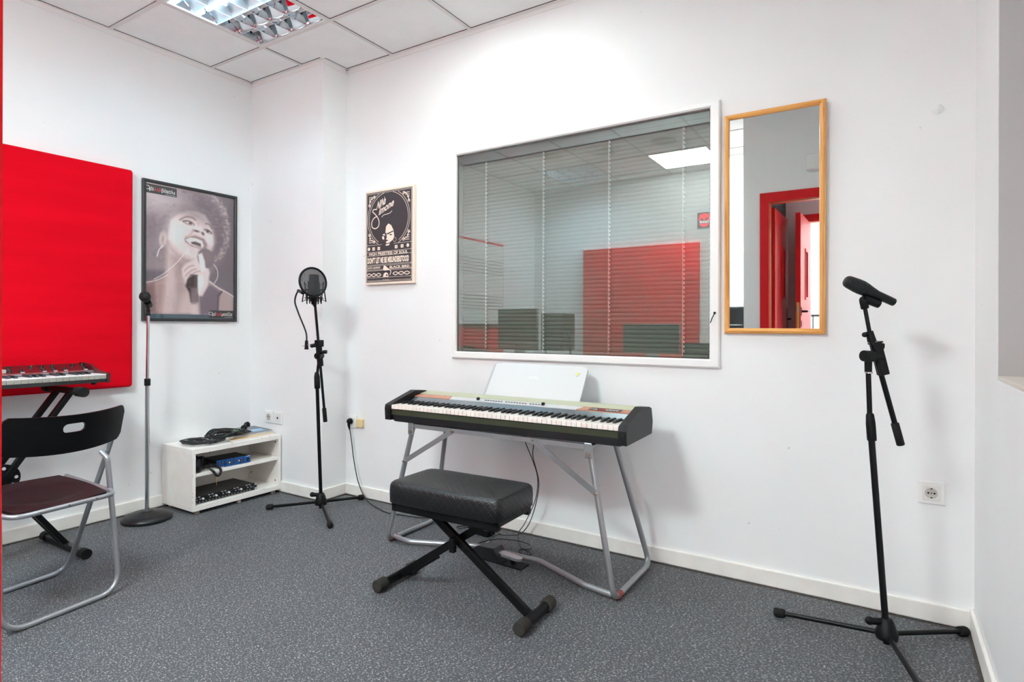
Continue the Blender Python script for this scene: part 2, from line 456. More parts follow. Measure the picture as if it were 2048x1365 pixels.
# red door frames
def door_frame(name, x0, x1, ytop, ybot, z, arch):
    f = MB()
    for a, b in ((x0-.02, x0), (x1, x1+.02)): f.box((a, ybot, 0), (b, ytop, z))
    f.box((x0-.02, ybot, z), (x1+.02, ytop, z+.02))
    if arch:
        for y0, y1 in ((ytop, ytop+.013), (ybot-.013, ybot)):
            f.box((x0-.069, y0, 0), (x0, y1, z+.075)); f.box((x1, y0, 0), (x1+.069, y1, z+.075)); f.box((x0, y0, z), (x1, y1, z+.075))
    d = struct(name, f, RED)
    s = MB()
    for y in (ytop-.03,):
        s.box((x0, y-.012, 0), (x0+.006, y, z)); s.box((x0, y-.012, z-.006), (x1, y, z))
    struct('door_seal', s, GOLD, parent=d)
    return d
door_frame('door_1', DX0, DX1, YP, YP-TH, DZ, True)
door_frame('door_2', D2[0], D2[1], -3.9, -4.02, 2.06, True)

# baseboards
bb = MB()
def skirt(a, b, nx, ny, h=.075, t=.012):
    """a,b floor points along the wall; (nx,ny) points into the room"""
    x0, x1 = sorted((a[0], b[0])); y0, y1 = sorted((a[1], b[1]))
    lo = (min(x0, x0+nx*t), min(y0, y0+ny*t), .004); hi = (max(x1, x1+nx*t), max(y1, y1+ny*t), h)
    return MB().rbox(lo, hi, .005, 2)
struct('baseboard_back', skirt((.735, 0), (XR-.012, 0), 0, -1), SKIRT)
struct('baseboard_left', skirt((0, YF), (0, -.2), 1, 0), SKIRT)
struct('baseboard_column', skirt((0.012, -.2), (.747, -.2), 0, -1), SKIRT)
struct('baseboard_column_side', skirt((.735, -.2), (.735, -.012), 1, 0), SKIRT)
struct('baseboard_right', skirt((XR, YP), (XR, 0), -1, 0, .085, .014), SKIRT)
struct('baseboard_front', skirt((0.012, YF), (XP-.012, YF), 0, 1), SKIRT)

# dirty joint where floor covering meets the walls
jt = MB()
for a, b in (((.735, -.021), (XR, -.012)), ((.012, YF), (.021, -.2)), ((.012, -.221), (.756, -.212)), ((.747, -.2), (.756, -.012)), ((XR-.024, YP), (XR-.014, 0))): jt.box((a[0], a[1], 0), (b[0], b[1], .002))
struct('trim_2', jt, mat('grimy_floor_joint', (74, 66, 60), .9, vary=(30, .3)))

# --- window 1: fixed pane to the control room, blind between the panes
fr = MB()
FX0, FX1, FZ0, FZ1 = 1.627, 3.128, .926, 2.122
def ringframe(mb, x0, x1, z0, z1, ix0, ix1, iz0, iz1, y0, y1, bev, mi=0):
    """mitred frame, front edges chamfered (front face towards -y at y0)"""
    O = [(x0, z0), (x1, z0), (x1, z1), (x0, z1)]; I = [(ix0, iz0), (ix1, iz0), (ix1, iz1), (ix0, iz1)]
    def off(P, d): 
        sg = [(1, 1), (-1, 1), (-1, -1), (1, -1)]
        return [(p[0]+s[0]*d, p[1]+s[1]*d) for p, s in zip(P, sg)]
    rings = [(O, y1), (O, y0+bev), (off(O, bev), y0), (off(I, -bev), y0), (I, y0+bev), (I, y1)]
    for (A, ya), (B, yb) in zip(rings, rings[1:]):
        for i in range(4):
            j = (i+1) % 4
            mb.add([(A[i][0], ya, A[i][1]), (A[j][0], ya, A[j][1]), (B[j][0], yb, B[j][1]), (B[i][0], yb, B[i][1])], [(0, 1, 2, 3)], mi)
    return mb
ringframe(fr, FX0, FX1, FZ0, FZ1, 1.656, 3.084, .965, 2.094, -.02, .012, .006)
for a, b in (((WX0, .0, WZ0), (1.656, .1, WZ1)), ((3.084, .0, WZ0), (WX1, .1, WZ1)), ((1.656, .0, WZ0), (3.084, .1, .965)), ((1.656, .0, 2.094), (3.084, .1, WZ1))): fr.box(a, b)
win = struct('window_1', fr, PVC)
PANE = mat_pane('reflective_pane', .12, (.93, .96, .94))
struct('window_glass', MB().box((1.656, -.004, .965), (3.084, .001, 2.094)), PANE, parent=win)
lk = MB().ball((3.108, -.022, 1.172), .006, .004, .006, 10, 6).tube([(3.108, -.026, 1.17), (3.1, -.032, 1.15), (3.092, -.034, 1.128)], .0022, 6)
struct('window_latch', lk, BLACKP, parent=win)

bl = thing('venetian_blind', 'closed grey slatted blind inside the control room window', 'blind', (2.37, .03, .967))
SLAT = mat('grey_slat', (154, 154, 147), .5)
hr = MB().rbox((1.664, .012, 2.045), (3.078, .05, 2.092), .003, 1).rbox((1.664, .008, 2.037), (3.078, .013, 2.062), .002, 1)
part('headrail', hr, mat('dull_grey_headrail', (120, 121, 124), .35, .6), bl)
sl = MB(); n = 50; zt, zb = 2.036, .985
for i in range(n):
    z = zt-(zt-zb)*(i+.5)/n; h = (zt-zb)/n*.60; a = R(56); row = []
    for k in range(5):
        u = (k-2)/2; cu = .0035*(1-u*u)
        row.append((.034+u*math.cos(a)*.012 - cu*math.sin(a), z - u*h))
    vs = [(x, y, zz) for x in (1.672, 3.07) for y, zz in row]
    sl.add(vs, [(k, k+1, 6+k, 5+k) for k in range(4)], 0, True)
part('slats', sl, SLAT, bl)
CORD = mat('white_ladder_cord', (232, 230, 226), .7)
for x in (1.845, 2.215, 2.588, 2.958):
    c = MB(); zz = 2.04
    c.tube([(x-.004, .0165, 2.04), (x-.004, .0165, .975)], .0016, 6)
    for i in range(n): 
        z = zt-(zt-zb)*(i+.5)/n
        c.tube([(x+.001, .0155, z+.008), (x+.004, .0145, z-.004)], .0032, 6)
    part('ladder_cord', c, CORD, bl)
part('bottom_rail', MB().rbox((1.672, .02, .968), (3.07, .045, .982), .003), SLAT, bl)
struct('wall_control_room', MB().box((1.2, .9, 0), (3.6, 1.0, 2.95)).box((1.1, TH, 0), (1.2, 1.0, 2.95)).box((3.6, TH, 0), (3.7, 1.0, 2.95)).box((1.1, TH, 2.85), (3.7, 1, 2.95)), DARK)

# sticker on the glass
stk = thing('sticker', 'small square dark sticker with red emblem on window glass', 'sticker', (3.057, -.005, 1.59))
S0 = 3.026; SF = ((S0, -.0052, 1.556), (1, 0, 0), (0, 0, 1))
part('backing', MB().box((S0, -.005, 1.556), (S0+.062, -.0042, 1.628)), mat('sticker_grey', (108, 100, 98), .5), stk)
PINK = mat('sticker_red', (232, 92, 92), .5)
em = MB().flat([(.031+.026*math.cos(a), .037+.03*math.sin(a)) for a in [2*PI*i/28 for i in range(28)]], SF)
em.flat([(.01, .05), (.012, .066), (.022, .06)], SF).flat([(.04, .061), (.05, .068), (.053, .052)], SF)
part('emblem', em, PINK, stk)
SF2 = ((S0, -.0054, 1.556), (1, 0, 0), (0, 0, 1))
dk = MB().flat([(.01, .047), (.024, .045), (.028, .038), (.024, .032)], SF2).flat([(.053, .051), (.04, .047), (.033, .039), (.037, .033)], SF2).flat([(.004, .034), (.012, .037), (.05, .035), (.058, .039), (.056, .02), (.006, .022)], SF2)
part('dark_markings', dk, mat('sticker_grey', (108, 100, 98)), stk)
SF3 = ((S0+.011, -.0056, 1.58), (1, 0, -.05), (.05, 0, 1))
part('lettering', MB().text('ROOKIT', SF3, .042, .011, 0, 0, .03), mat('print_white', (245, 244, 242), .5), stk)

# --- window 2: recess in the right wall, daylight blind outside the frame
w2 = MB()
for a, b in (((XR+.13, RY1, RZ0), (XR+.17, RY1+.05, RZ1)), ((XR+.13, RY0-.05, RZ0), (XR+.17, RY0, RZ1)), ((XR+.13, RY1+.05, RZ0), (XR+.17, RY0-.05, RZ0+.05)), ((XR+.13, RY1+.05, RZ1-.05), (XR+.17, RY0-.05, RZ1))): w2.rbox(a, b, .005)
w2o = struct('window_2', w2, PVC)
struct('window_pane', MB().box((XR+.148, RY1+.05, RZ0+.05), (XR+.152, RY0-.05, RZ1-.05)), mat_pane('daylight_pane', .05), parent=w2o)
rv = MB().box((XR+.002, RY0-.003, RZ0), (XR+.13, RY0-.0005, RZ1)).box((XR+.002, RY1+.0005, RZ0), (XR+.13, RY1+.003, RZ1)).box((XR+.002, RY1, RZ1-.003), (XR+.13, RY0, RZ1-.0005))
struct('window_reveal', rv, mat('taupe_reveal', (176, 171, 170), .6), parent=w2o)  # reveal lining toned darker than the walls
struct('window_sill', MB().rbox((XR+.001, RY1, RZ0), (XR+.13, RY0, RZ0+.012), .003), mat('beige_sill', (214, 204, 194), .5), parent=w2o)
b2 = thing('venetian_blind', 'white slatted blind in the right hand window recess', 'blind', (XR+.1, -1.13, RZ0+.02))
s2 = MB()
for i in range(34):
    z = RZ0+.04+i*.039
    s2.box((-.022, RY1+.03, -.0006), (.022, RY0-.03, .0006), 0, Matrix.Translation((XR+.095, 0, z)) @ Matrix.Rotation(R(-25), 4, 'Y'))
part('slats', s2, mat('white_slat', (235, 234, 230), .5), b2)
part('headrail', MB().rbox((XR+.07, RY1+.02, RZ1-.035), (XR+.12, RY0-.02, RZ1-.003), .004), WPLAST, b2)

# ================================================================== CEILING LIGHTS
TUBE = mat('lit_fluorescent_tube', (240, 248, 255), .3, emit=(184, 233, 255), estr=30)
TUBE2 = mat('lit_cool_tube', (240, 248, 255), .3, emit=(190, 234, 255), estr=75)
DEAD = mat('unlit_fluorescent_tube', (238, 238, 236), .3)
REFL = mat('polished_louvre', (222, 226, 230), .05, 1)
GLOWR = mat('lit_satin_louvre', (226, 232, 236), .3, 1)  # rougher, paler copy of the louvre, put in lit rows so they glow
for k, (x0, x1, y0, y1, kind) in enumerate(FIX):
    cx, cy = (x0+x1)/2, (y0+y1)/2
    if kind == 'louvre':
        t = thing('ceiling_light', ('square louvred fluorescent light in ceiling with one half unlit', 'square louvred ceiling light at the far end beyond the camera, seen mirrored in the window')[k], 'ceiling light', (cx, cy, ZC), 'louvred fluorescent ceiling lights')
        f = MB(); e = .012
        ringframe(f, x0+e, x1-e, -y1+e, -y0-e, x0+.022, x1-.022, -y1+.022, -y0-.022, 0, .01, .002)
        f.v = [(p[0], -p[2], ZC-.002+p[1]) for p in f.v]
        part('frame', f, mat('white_lamp_frame', (235, 235, 233), .4), t)
        h = MB()
        h.box((x0+.015, y0+.015, ZC+.1), (x1-.015, y1-.015, ZC+.104))
        for a, b in (((x0+.015, y0+.015), (x0+.019, y1-.015)), ((x1-.019, y0+.015), (x1-.015, y1-.015)), ((x0+.015, y0+.015), (x1-.015, y0+.019)), ((x0+.015, y1-.019), (x1-.015, y1-.015))): h.box((*a, ZC+.002), (*b, ZC+.1))
        part('housing', h, REFL, t)
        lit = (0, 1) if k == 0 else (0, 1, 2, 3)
        L0, L1 = y0+.024, y1-.024; n = 4; st = (L1-L0)/n
        # parabolic side reflectors run with the tubes, cross blades between them
        for i in range(n+1):
            y = L0+i*st; pr = MB(); rows = []
            for q in range(7):
                u = q/6; wdt = .0015+.050*u**1.7; z = ZC+.004+u*.05
                rows.append((wdt, z))
            for sg in (-1, 1):
                if (i == 0 and sg < 0) or (i == n and sg > 0): continue
                vs = [(x, y+sg*w_, z) for x in (x0+.022, x1-.022) for w_, z in rows]
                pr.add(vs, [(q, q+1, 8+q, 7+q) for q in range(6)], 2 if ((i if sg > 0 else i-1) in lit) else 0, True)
            pr.box((x0+.022, y-.0015, ZC+.0025), (x1-.022, y+.0015, ZC+.005), 1)
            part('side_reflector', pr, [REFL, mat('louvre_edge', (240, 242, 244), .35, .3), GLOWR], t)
        xs = [x0+.022+(x1-x0-.044)*i/4 for i in range(1, 4)]
        for x in xs:
            bl_ = MB()
            for i in range(n):
                ya, yb = L0+i*st, L0+(i+1)*st
                for sg in (-1, 1):
                    vs = []; m_ = 8
                    for q in range(m_+1):
                        v_ = q/m_; y = ya+(yb-ya)*v_; z1 = ZC+.066-.026*math.sin(PI*v_)
                        for u in (0, .5, 1): vs.append((x+sg*(.0012+.012*u*u), y, ZC+.004+(z1-ZC-.004)*u))
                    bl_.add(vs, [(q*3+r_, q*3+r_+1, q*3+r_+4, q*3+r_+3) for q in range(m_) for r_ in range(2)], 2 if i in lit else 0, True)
            bl_.box((x-.0013, L0, ZC+.0025), (x+.0013, L1, ZC+.005), 1)
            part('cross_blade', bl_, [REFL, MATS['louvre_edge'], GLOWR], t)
        for i in range(n):
            y = L0+(i+.5)*st
            tb = part('fluorescent_tube', MB().cyl((x0+.04, y, ZC+.055), (x1-.04, y, ZC+.055), .0125, n=12), (TUBE, TUBE2)[k] if i in lit else DEAD, t, label='lit tube' if i in lit else 'unlit tube')
    else:
        t = thing('ceiling_panel_light', ('flat bright white square panel light in the ceiling, seen mirrored in the window', 'flat white square panel light in the ceiling above the piano')[k-2], 'ceiling light', (cx, cy, ZC), 'flat panel ceiling lights')
        f = MB(); e = .012
        ringframe(f, x0+e, x1-e, -y1+e, -y0-e, x0+.026, x1-.026, -y1+.026, -y0-.026, 0, .012, .002)
        f.v = [(p[0], -p[2], ZC-.003+p[1]) for p in f.v]
        part('frame', f, WPLAST, t)
        part('diffuser', MB().rbox((x0+.024, y0+.024, ZC-.005), (x1-.024, y1-.024, ZC+.008), .002, 1), mat(('glowing_diffuser', 'dim_diffuser')[k-2], (255, 255, 255), .5, emit=(236, 249, 247), estr=(60, 9.6)[k-2]), t)
vc = 0
for x, y, lab in ((2.05, -2.55, 'round white ceiling vent nearer the panel light'), (1.45, -2.6, 'round white ceiling vent between the two rear lights'), (.95, -2.45, 'round white ceiling vent beside the rear louvred light')):
    t = thing('ceiling_vent', lab, 'vent', (x, y, ZC), 'round ceiling vents')
    f = MB().lathe((x, y, ZC), (0, 0, -1), [(0, .11), (.008, .108), (.012, .1), (.004, .092)], 32, caps=False); part('rim', f, GRID, t)
    f = MB()
    for r_ in (.085, .06, .035): f.lathe((x, y, ZC), (0, 0, -1), [(-.006, r_-.016), (.008, r_), (.01, r_-.001), (-.006, r_-.018)], 28, caps=False)
    f.ball((x, y, ZC-.006), .014, .014, .006, 12, 6)
    part('cone', f, GRID, t)

# hall lamp beyond the second door
t = thing('ceiling_panel_light', 'bright panel light in the hall beyond the red doors', 'ceiling light', (3.3, -4.8, 2.9))
part('frame', MB().box((2.7, -5.1, 2.885), (3.9, -4.5, 2.9)), WPLAST, t)
part('diffuser', MB().box((2.72, -5.08, 2.88), (3.88, -4.52, 2.886)), mat('hall_glow', (255, 255, 255), .5, emit=(230, 252, 252), estr=105), t)
# ================================================================== LEFT WALL
REDFAB = mat_fabric('red_stretched_fabric', (200, 3, 25))
def acoustic_panel(label, lo, hi, bev=.016):
    mb = MB().rbox(lo, hi, bev, 4, sm=False)
    c = ((lo[0]+hi[0])/2, (lo[1]+hi[1])/2, lo[2])
    return tag(part('acoustic_panel', mb, REDFAB, loc=c), label, 'acoustic panel', 'red fabric acoustic panels')
acoustic_panel('red fabric acoustic panel on the left wall behind the small keyboard', (.001, -1.95, .752), (.05, -.99, 2.012))
acoustic_panel('red fabric panel half covered by the whiteboard, seen mirrored in the window', (.001, -2.98, .62), (.04, -2.03, 2.045), .008)
acoustic_panel('wide red fabric panel on the far wall, seen mirrored in the window', (.70, YF+.001, .55), (2.06, YF+.05, 2.02), .008)

# whiteboard with two music staves, over the red panel (seen mirrored)
wbd = thing('whiteboard', 'white music board ruled with two black staves, seen mirrored in the window', 'whiteboard', (.041, -2.5, 1.13))
part('board', MB().rbox((.041, -2.95, 1.135), (.053, -2.06, 2.02), .003), mat('whiteboard_white', (240, 240, 238), .25), wbd)
st = MB()
for z0 in (1.83, 1.44):
    for i in range(5): st.box((.053, -2.94, z0-i*.035-.003), (.0534, -2.07, z0-i*.035+.003))
part('staff_lines', st, BLACKP, wbd)
part('pen_ledge', MB().rbox((.041, -2.95, 1.12), (.085, -2.06, 1.135), .003), BLACKM, wbd)

# framed photograph of a singer
ph = thing('framed_poster', 'large black framed monochrome photo poster of a laughing singer with microphone', 'poster', (.01, -.621, 1.135))
PY0, PY1, PZ0, PZ1 = -.9235, -.3185, 1.135, 1.987
fb = MB(); ringframe(fb, PY0, PY1, PZ0, PZ1, PY0+.018, PY1-.018, PZ0+.018, PZ1-.018, -.022, -.001, .003)
fb.v = [(-p[1], p[0], p[2]) for p in fb.v]; fb.f = [f[::-1] for f in fb.f]
part('frame', fb, mat('black_picture_frame', (34, 34, 35), .4), ph)
part('backing', MB().box((.001, PY0+.008, PZ0+.008), (.008, PY1-.008, PZ1-.008)), mat('teal_backing_card', (72, 96, 110), .6), ph)
# printed picture: tones computed per point of a fine sheet
a0, a1, b0, b1 = PY0+.018, PY1-.018, PZ0+.018+.026, PZ1-.018
NU, NV = 190, 270
U, W = np.meshgrid(np.linspace(0, 1, NU), np.linspace(0, 1, NV))
def uv(x, y):
    t = (x-87)/778.; u = t*1172/(1040+t*132)
    yt = 68+(x-88)*.1756; yb = 1238+(x-88)*.006
    return u, (y-yt)/(yb-yt)
AS = (a1-a0)/(b1-b0)     # work in units of sheet height so shapes stay round
XX, YY = U*AS, W
def pt(p): u, v = uv(*p); return np.array([u*AS, v])
def sdf(poly):
    P = np.array([pt(p) for p in poly]); d = np.full(XX.shape, 9.); ins = np.zeros(XX.shape, bool)
    for i in range(len(P)):
        a, b = P[i], P[(i+1) % len(P)]; e = b-a; wx, wy = XX-a[0], YY-a[1]
        t = np.clip((wx*e[0]+wy*e[1])/(e@e+1e-12), 0, 1); d = np.minimum(d, np.hypot(wx-e[0]*t, wy-e[1]*t))
        c = ((a[1] > YY) != (b[1] > YY)); xi = (b[0]-a[0])*(YY-a[1])/(b[1]-a[1]+1e-12)+a[0]; ins ^= c & (XX < xi)
    return np.where(ins, -d, d)
def seg(pts, w):
    P = [pt(p) for p in smooth2(pts)]; d = np.full(XX.shape, 9.)
    for a, b in zip(P, P[1:]):
        e = b-a; wx, wy = XX-a[0], YY-a[1]; t = np.clip((wx*e[0]+wy*e[1])/(e@e+1e-12), 0, 1)
        d = np.minimum(d, np.hypot(wx-e[0]*t, wy-e[1]*t))
    return d-w
def smooth2(p): return [(q.x, q.y) for q in smooth([(a, b, 0) for a, b in p], 5)]
IMG = np.zeros((NV, NU, 3)); IMG[:] = (118, 108, 114)
def lay(d, col, soft=.006, op=1.0):
    k = (np.clip(.5-d/(2*soft), 0, 1)*op)[..., None]; IMG[:] = IMG*(1-k)+np.array(col)*k
def ell(c, rx, ry, rot=0):
    p = pt(c); s = 1/1090.; dx, dy = XX-p[0], YY-p[1]; cr, sr = math.cos(rot), math.sin(rot)
    x, y = dx*cr+dy*sr, -dx*sr+dy*cr; k = np.hypot(x/(rx*s), y/(ry*s)); return (k-1)*min(rx, ry)*s
rng = np.random.RandomState(3)
def fuzz(f, amp):
    n = np.zeros(XX.shape)
    for k in range(26):
        a = rng.rand()*6.28; q = f*(.6+rng.rand()); n += np.sin(XX*q*math.cos(a)+YY*q*math.sin(a)+rng.rand()*6)
    return n/26*amp*3
haze = np.clip(1-(XX*1.25+YY*1.0), 0, 1)[..., None]
IMG[:] = IMG*(1-haze*.75)+np.array((214, 203, 204))*haze*.75
nz = fuzz(70, .012)
lay(ell((400, 480), 395, 405)+nz, (172, 160, 162), .03)
lay(ell((395, 500), 355, 370)+nz, (146, 133, 138), .06)
lay(ell((180, 760), 130, 130)+nz, (150, 136, 138), .03); lay(sdf([(85, 300), (225, 290), (228, 660), (85, 800)]), (148, 134, 138), .02, .8)
lay(sdf([(85, 850), (235, 850), (235, 1000), (85, 960)]), (108, 98, 106), .02, .8)
lay(ell((590, 420), 190, 250, -.5)+nz, (118, 106, 112), .07, .9)
lay(ell((700, 640), 95, 190, .15)+nz*1.3, (124, 110, 116), .04, .9)
lay(sdf([(88, 130), (330, 160), (420, 240), (300, 330), (88, 300)]), (205, 194, 195), .09, .75)
for q in range(420):    # backlit curls along the rim of the hair
    a = -1.9+rng.rand()*2.8; rr = 1+rng.randn()*.05; cx_, cy_ = 400+395*rr*math.cos(a), 480+395*rr*math.sin(a)
    if cx_ < 850 and cy_ < 760: lay(ell((cx_, cy_), 4+rng.rand()*7, 4+rng.rand()*5), (206, 194, 190), .006, .26)
for q in range(500):    # inner curls
    a = rng.rand()*6.28; rr = math.sqrt(rng.rand())*.95; cx_, cy_ = 400+395*rr*math.cos(a), 480+395*rr*math.sin(a)
    if cy_ < 780: lay(ell((cx_, cy_), 5+rng.rand()*8, 4+rng.rand()*6), ((178, 166, 168) if rng.rand() > .5 else (108, 97, 103)), .008, .22)
# body
lay(sdf([(85, 965), (180, 930), (250, 880), (330, 1000), (330, 1240), (85, 1240)]), (172, 148, 146), .02)
lay(sdf([(85, 985), (150, 960), (170, 1240), (85, 1240)]), (140, 116, 116), .02)
lay(sdf([(600, 930), (740, 1010), (863, 1075), (863, 1245), (560, 1245)]), (176, 158, 156), .01)
lay(sdf([(560, 960), (640, 980), (720, 1030), (690, 1240), (520, 1240), (520, 1050)]), (120, 106, 116), .014)
lay(sdf([(735, 1020), (690, 1060), (685, 1240), (700, 1240), (705, 1080), (745, 1035)]), (92, 80, 88), .006)
lay(sdf([(248, 620), (330, 700), (400, 760), (500, 900), (520, 1240), (200, 1240), (235, 900)]), (196, 178, 176), .02)
lay(sdf([(300, 740), (420, 790), (440, 900), (330, 880)]), (150, 130, 130), .05, .8)
lay(sdf([(330, 860), (400, 980), (330, 1240), (300, 1240), (310, 980)]), (168, 148, 148), .03, .7)
# ear and face
lay(ell((213, 572), 30, 62, .1), (208, 192, 190), .01); lay(ell((214, 570), 13, 36, .1), (150, 132, 132), .01, .8)
face = [(262, 470), (270, 400), (330, 345), (410, 312), (500, 318), (570, 350), (620, 430), (648, 520), (652, 610), (630, 670), (560, 700), (500, 735), (440, 752), (390, 738), (330, 700), (272, 640), (250, 560)]
lay(sdf(face), (212, 197, 196), .012)
lay(ell((480, 350), 130, 60, .2), (150, 134, 136), .06, .75)
lay(ell((330, 520), 75, 110, .1), (228, 216, 214), .06, .9); lay(ell((455, 440), 60, 40), (226, 213, 211), .04, .8)
lay(ell((600, 560), 45, 70), (226, 213, 212), .04, .8); lay(ell((410, 690), 70, 40, .3), (222, 208, 206), .03, .8)
lay(sdf([(262, 600), (330, 690), (430, 740), (390, 745), (300, 680)]), (176, 158, 157), .03, .7)
lay(seg([(345, 395), (395, 368), (450, 372), (480, 392)], .005), (128, 110, 110), .006, .9)
lay(seg([(575, 425), (605, 430), (635, 470)], .005), (128, 110, 110), .006, .9)
lay(ell((420, 420), 48, 17, .22), (150, 132, 132), .008); lay(ell((424, 421), 34, 10, .25), (212, 200, 199), .005); lay(ell((436, 424), 13, 11), (66, 54, 56), .006)
lay(seg([(372, 410), (410, 402), (450, 418), (470, 440)], .003), (84, 70, 72), .005)
lay(ell((598, 494), 40, 15, .35), (150, 132, 132), .008); lay(ell((600, 496), 28, 9, .4), (212, 200, 199), .005); lay(ell((594, 494), 11, 10), (66, 54, 56), .006)
lay(seg([(560, 482), (595, 482), (630, 510)], .003), (84, 70, 72), .005)
lay(seg([(505, 420), (500, 460), (470, 480), (455, 495)], .004), (180, 160, 159), .012, .8)
lay(ell((500, 475), 55, 28, .35), (222, 208, 206), .02); lay(ell((490, 492), 22, 8, .1), (88, 72, 74), .007); lay(ell((548, 514), 15, 10, .9), (88, 72, 74), .007)
lay(seg([(455, 480), (440, 520), (395, 545)], .003), (178, 160, 158), .01, .8)
lay(sdf([(385, 560), (420, 545), (480, 532), (560, 560), (590, 610), (580, 655), (520, 650), (440, 625), (392, 590)]), (158, 136, 136), .008)
lay(sdf([(396, 572), (430, 552), (480, 556), (540, 580), (556, 625), (540, 645), (490, 632), (430, 608)]), (244, 240, 237), .006)
lay(sdf([(440, 592), (480, 585), (530, 605), (530, 634), (490, 622), (446, 606)]), (92, 76, 78), .006)
lay(ell((505, 628), 30, 9, .3), (170, 148, 148), .006, .8)
# cable line, earrings, rim light
lay(seg([(150, 930), (220, 880), (330, 770), (420, 645)], .0022), (240, 234, 230), .003)
lay(seg([(85, 962), (170, 938), (250, 890)], .0025), (238, 232, 228), .003); lay(seg([(612, 940), (700, 1000), (790, 1038), (863, 1076)], .003), (240, 234, 230), .004)
lay(seg([(212, 632), (185, 670), (172, 725)], .0035), (236, 230, 226), .003); lay(seg([(648, 782), (690, 840), (690, 910), (658, 958)], .0025), (240, 236, 232), .003)
# hand and held microphone
lay(sdf([(360, 830), (395, 785), (470, 740), (520, 690), (548, 700), (590, 800), (616, 860), (600, 980), (545, 1075), (505, 1070), (400, 980), (370, 900)]), (214, 198, 197), .01)
lay(ell((578, 735), 77, 88, -.3), (126, 112, 116), .006); lay(ell((590, 712), 50, 55), (148, 134, 137), .05, .6)
lay(sdf([(410, 930), (440, 880), (500, 885), (505, 1130), (440, 1130), (425, 1040), (395, 985)]), (84, 70, 72), .008)
lay(sdf([(440, 1000), (505, 1000), (500, 1150), (445, 1150)]), (128, 112, 116), .01)
lay(sdf([(505, 700), (540, 688), (566, 760), (575, 840), (540, 850), (515, 770)]), (232, 219, 217), .008)
for a, b in (((385, 850), (470, 800)), ((395, 895), (490, 830)), ((430, 905), (520, 850))):
    lay(seg([a, ((a[0]+b[0])/2, (a[1]+b[1])/2-14), b], .0035), (164, 142, 141), .006, .9)
lay(sdf([(505, 900), (545, 880), (560, 960), (520, 1060), (505, 1040)]), (226, 212, 210), .01)
lay(sdf([(440, 1150), (500, 1140), (505, 1240), (450, 1240)]), (206, 190, 188), .02)
gm = MB(); gm.v = [(.0085, a0+(a1-a0)*u, b1-(b1-b0)*v) for v, u in zip(W.ravel(), U.ravel())]
fs = [(r*NU+c, (r+1)*NU+c, (r+1)*NU+c+1, r*NU+c+1) for r in range(NV-1) for c in range(NU-1)]
gm.f = fs; gm.m = [0]*len(fs); gm.s = [False]*len(fs)
pr = part('print', gm, mat_vcol('poster_print', .5), ph)
ca = pr.data.color_attributes.new('ink', 'FLOAT_COLOR', 'POINT')
IMG[:] = np.clip(150+(IMG-150)*1.22, 20, 255)
c4 = np.ones((NU*NV, 4), np.float32); q = IMG.reshape(-1, 3)/255.
c4[:, :3] = np.minimum(.95, 1.28*np.where(q <= .04045, q/12.92, ((q+.055)/1.055)**2.4))
ca.data.foreach_set('color', c4.ravel())
LBLK = mat('label_black', (28, 28, 29), .45); LWH = mat('print_white', (245, 244, 242)); LRED = mat('label_red', (232, 52, 58), .5)
def greek_label(fr, w, h, words, parent, name='label_strip'):
    """black strip with a loop sign and white-red-white lettering; fr origin is its lower left corner"""
    o, x, y = [Vector(a) for a in fr]; n = x.cross(y).normalized()
    mb = MB(); mb.flat([(0, 0), (w, 0), (w, h), (0, h)], fr, 0)
    o2 = o+n*.0004; f2 = (o2, x, y)
    q = [(.055*w+.26*h*math.cos(a), .58*h+.2*h*math.sin(a)) for a in [R(-40+i*20) for i in range(19)]]
    mb.ribbon(q, .07*h, f2, 1); mb.ribbon([(.055*w+.24*h, .66*h), (.055*w+.27*h, .2*h)], .09*h, f2, 1)
    x_ = .155*w
    for s_, ww, m_, hh, dy in words:
        mb.text(s_, (o2+x*x_+y*((.3+dy)*h), x, y), ww*w, hh*h, m_, 0, .02); x_ += ww*w+.012*w
    mb.flat([(.62*w, .1*h), (.97*w, .1*h), (.97*w, .13*h), (.62*w, .13*h)], f2, 1)
    return part(name, mb, [LBLK, LWH, LRED], parent)
greek_label(((.0092, a0, b1-.062), (0, 1, 0), (0, 0, 1)), .185, .054, [('άι', .105, 1, .46, 0), ('λαβ', .22, 2, .5, -.08), ('βόκαλs', .44, 1, .56, -.12)], ph)
greek_label(((.0092, a1-.17, PZ0+.024), (0, 1, 0), (0, 0, 1)), .168, .05, [('αϊ', .1, 1, .44, 0), (' λαβ', .22, 2, .5, -.08), ('μιούζικ', .46, 1, .58, -.1)], ph)
part('glazing', MB().box((.0125, PY0+.017, PZ0+.017), (.0145, PY1-.017, PZ1-.017)), mat_pane('picture_glass', .02), ph)

# ================================================================== BACK WALL
cp = thing('canvas_poster', 'narrow black and cream music poster on canvas left of the window', 'poster', (1.137, -.012, 1.37))
CX0, CX1, CZ0, CZ1 = .932, 1.343, 1.371, 1.968
CREAM = mat('poster_cream', (240, 222, 205), .7); INK = mat('poster_ink', (56, 46, 50), .6)
part('canvas', MB().rbox((CX0, -.024, CZ0), (CX1, -.001, CZ1), .003, 2), CREAM, cp)
cw, chh = CX1-CX0, CZ1-CZ0
CF = lambda d: ((CX0, -.0242-d, CZ0), (1, 0, 0), (0, 0, 1))
def Q(x, y):
    """photo detail coordinates to canvas metres"""
    t = (x-107)/521.; u = t*1053/(1108-t*55.)
    yt = 196-(x-107)*.1385; yb = 1248-(x-107)*.028
    return (u*cw, (1-(y-yt)/(yb-yt))*chh)
def Qs(*p): return [Q(x, y) for x, y in p]
ink = MB(); ink.flat([(.010, .014), (cw-.013, .014), (cw-.013, chh-.013), (.010, chh-.013)], CF(0))
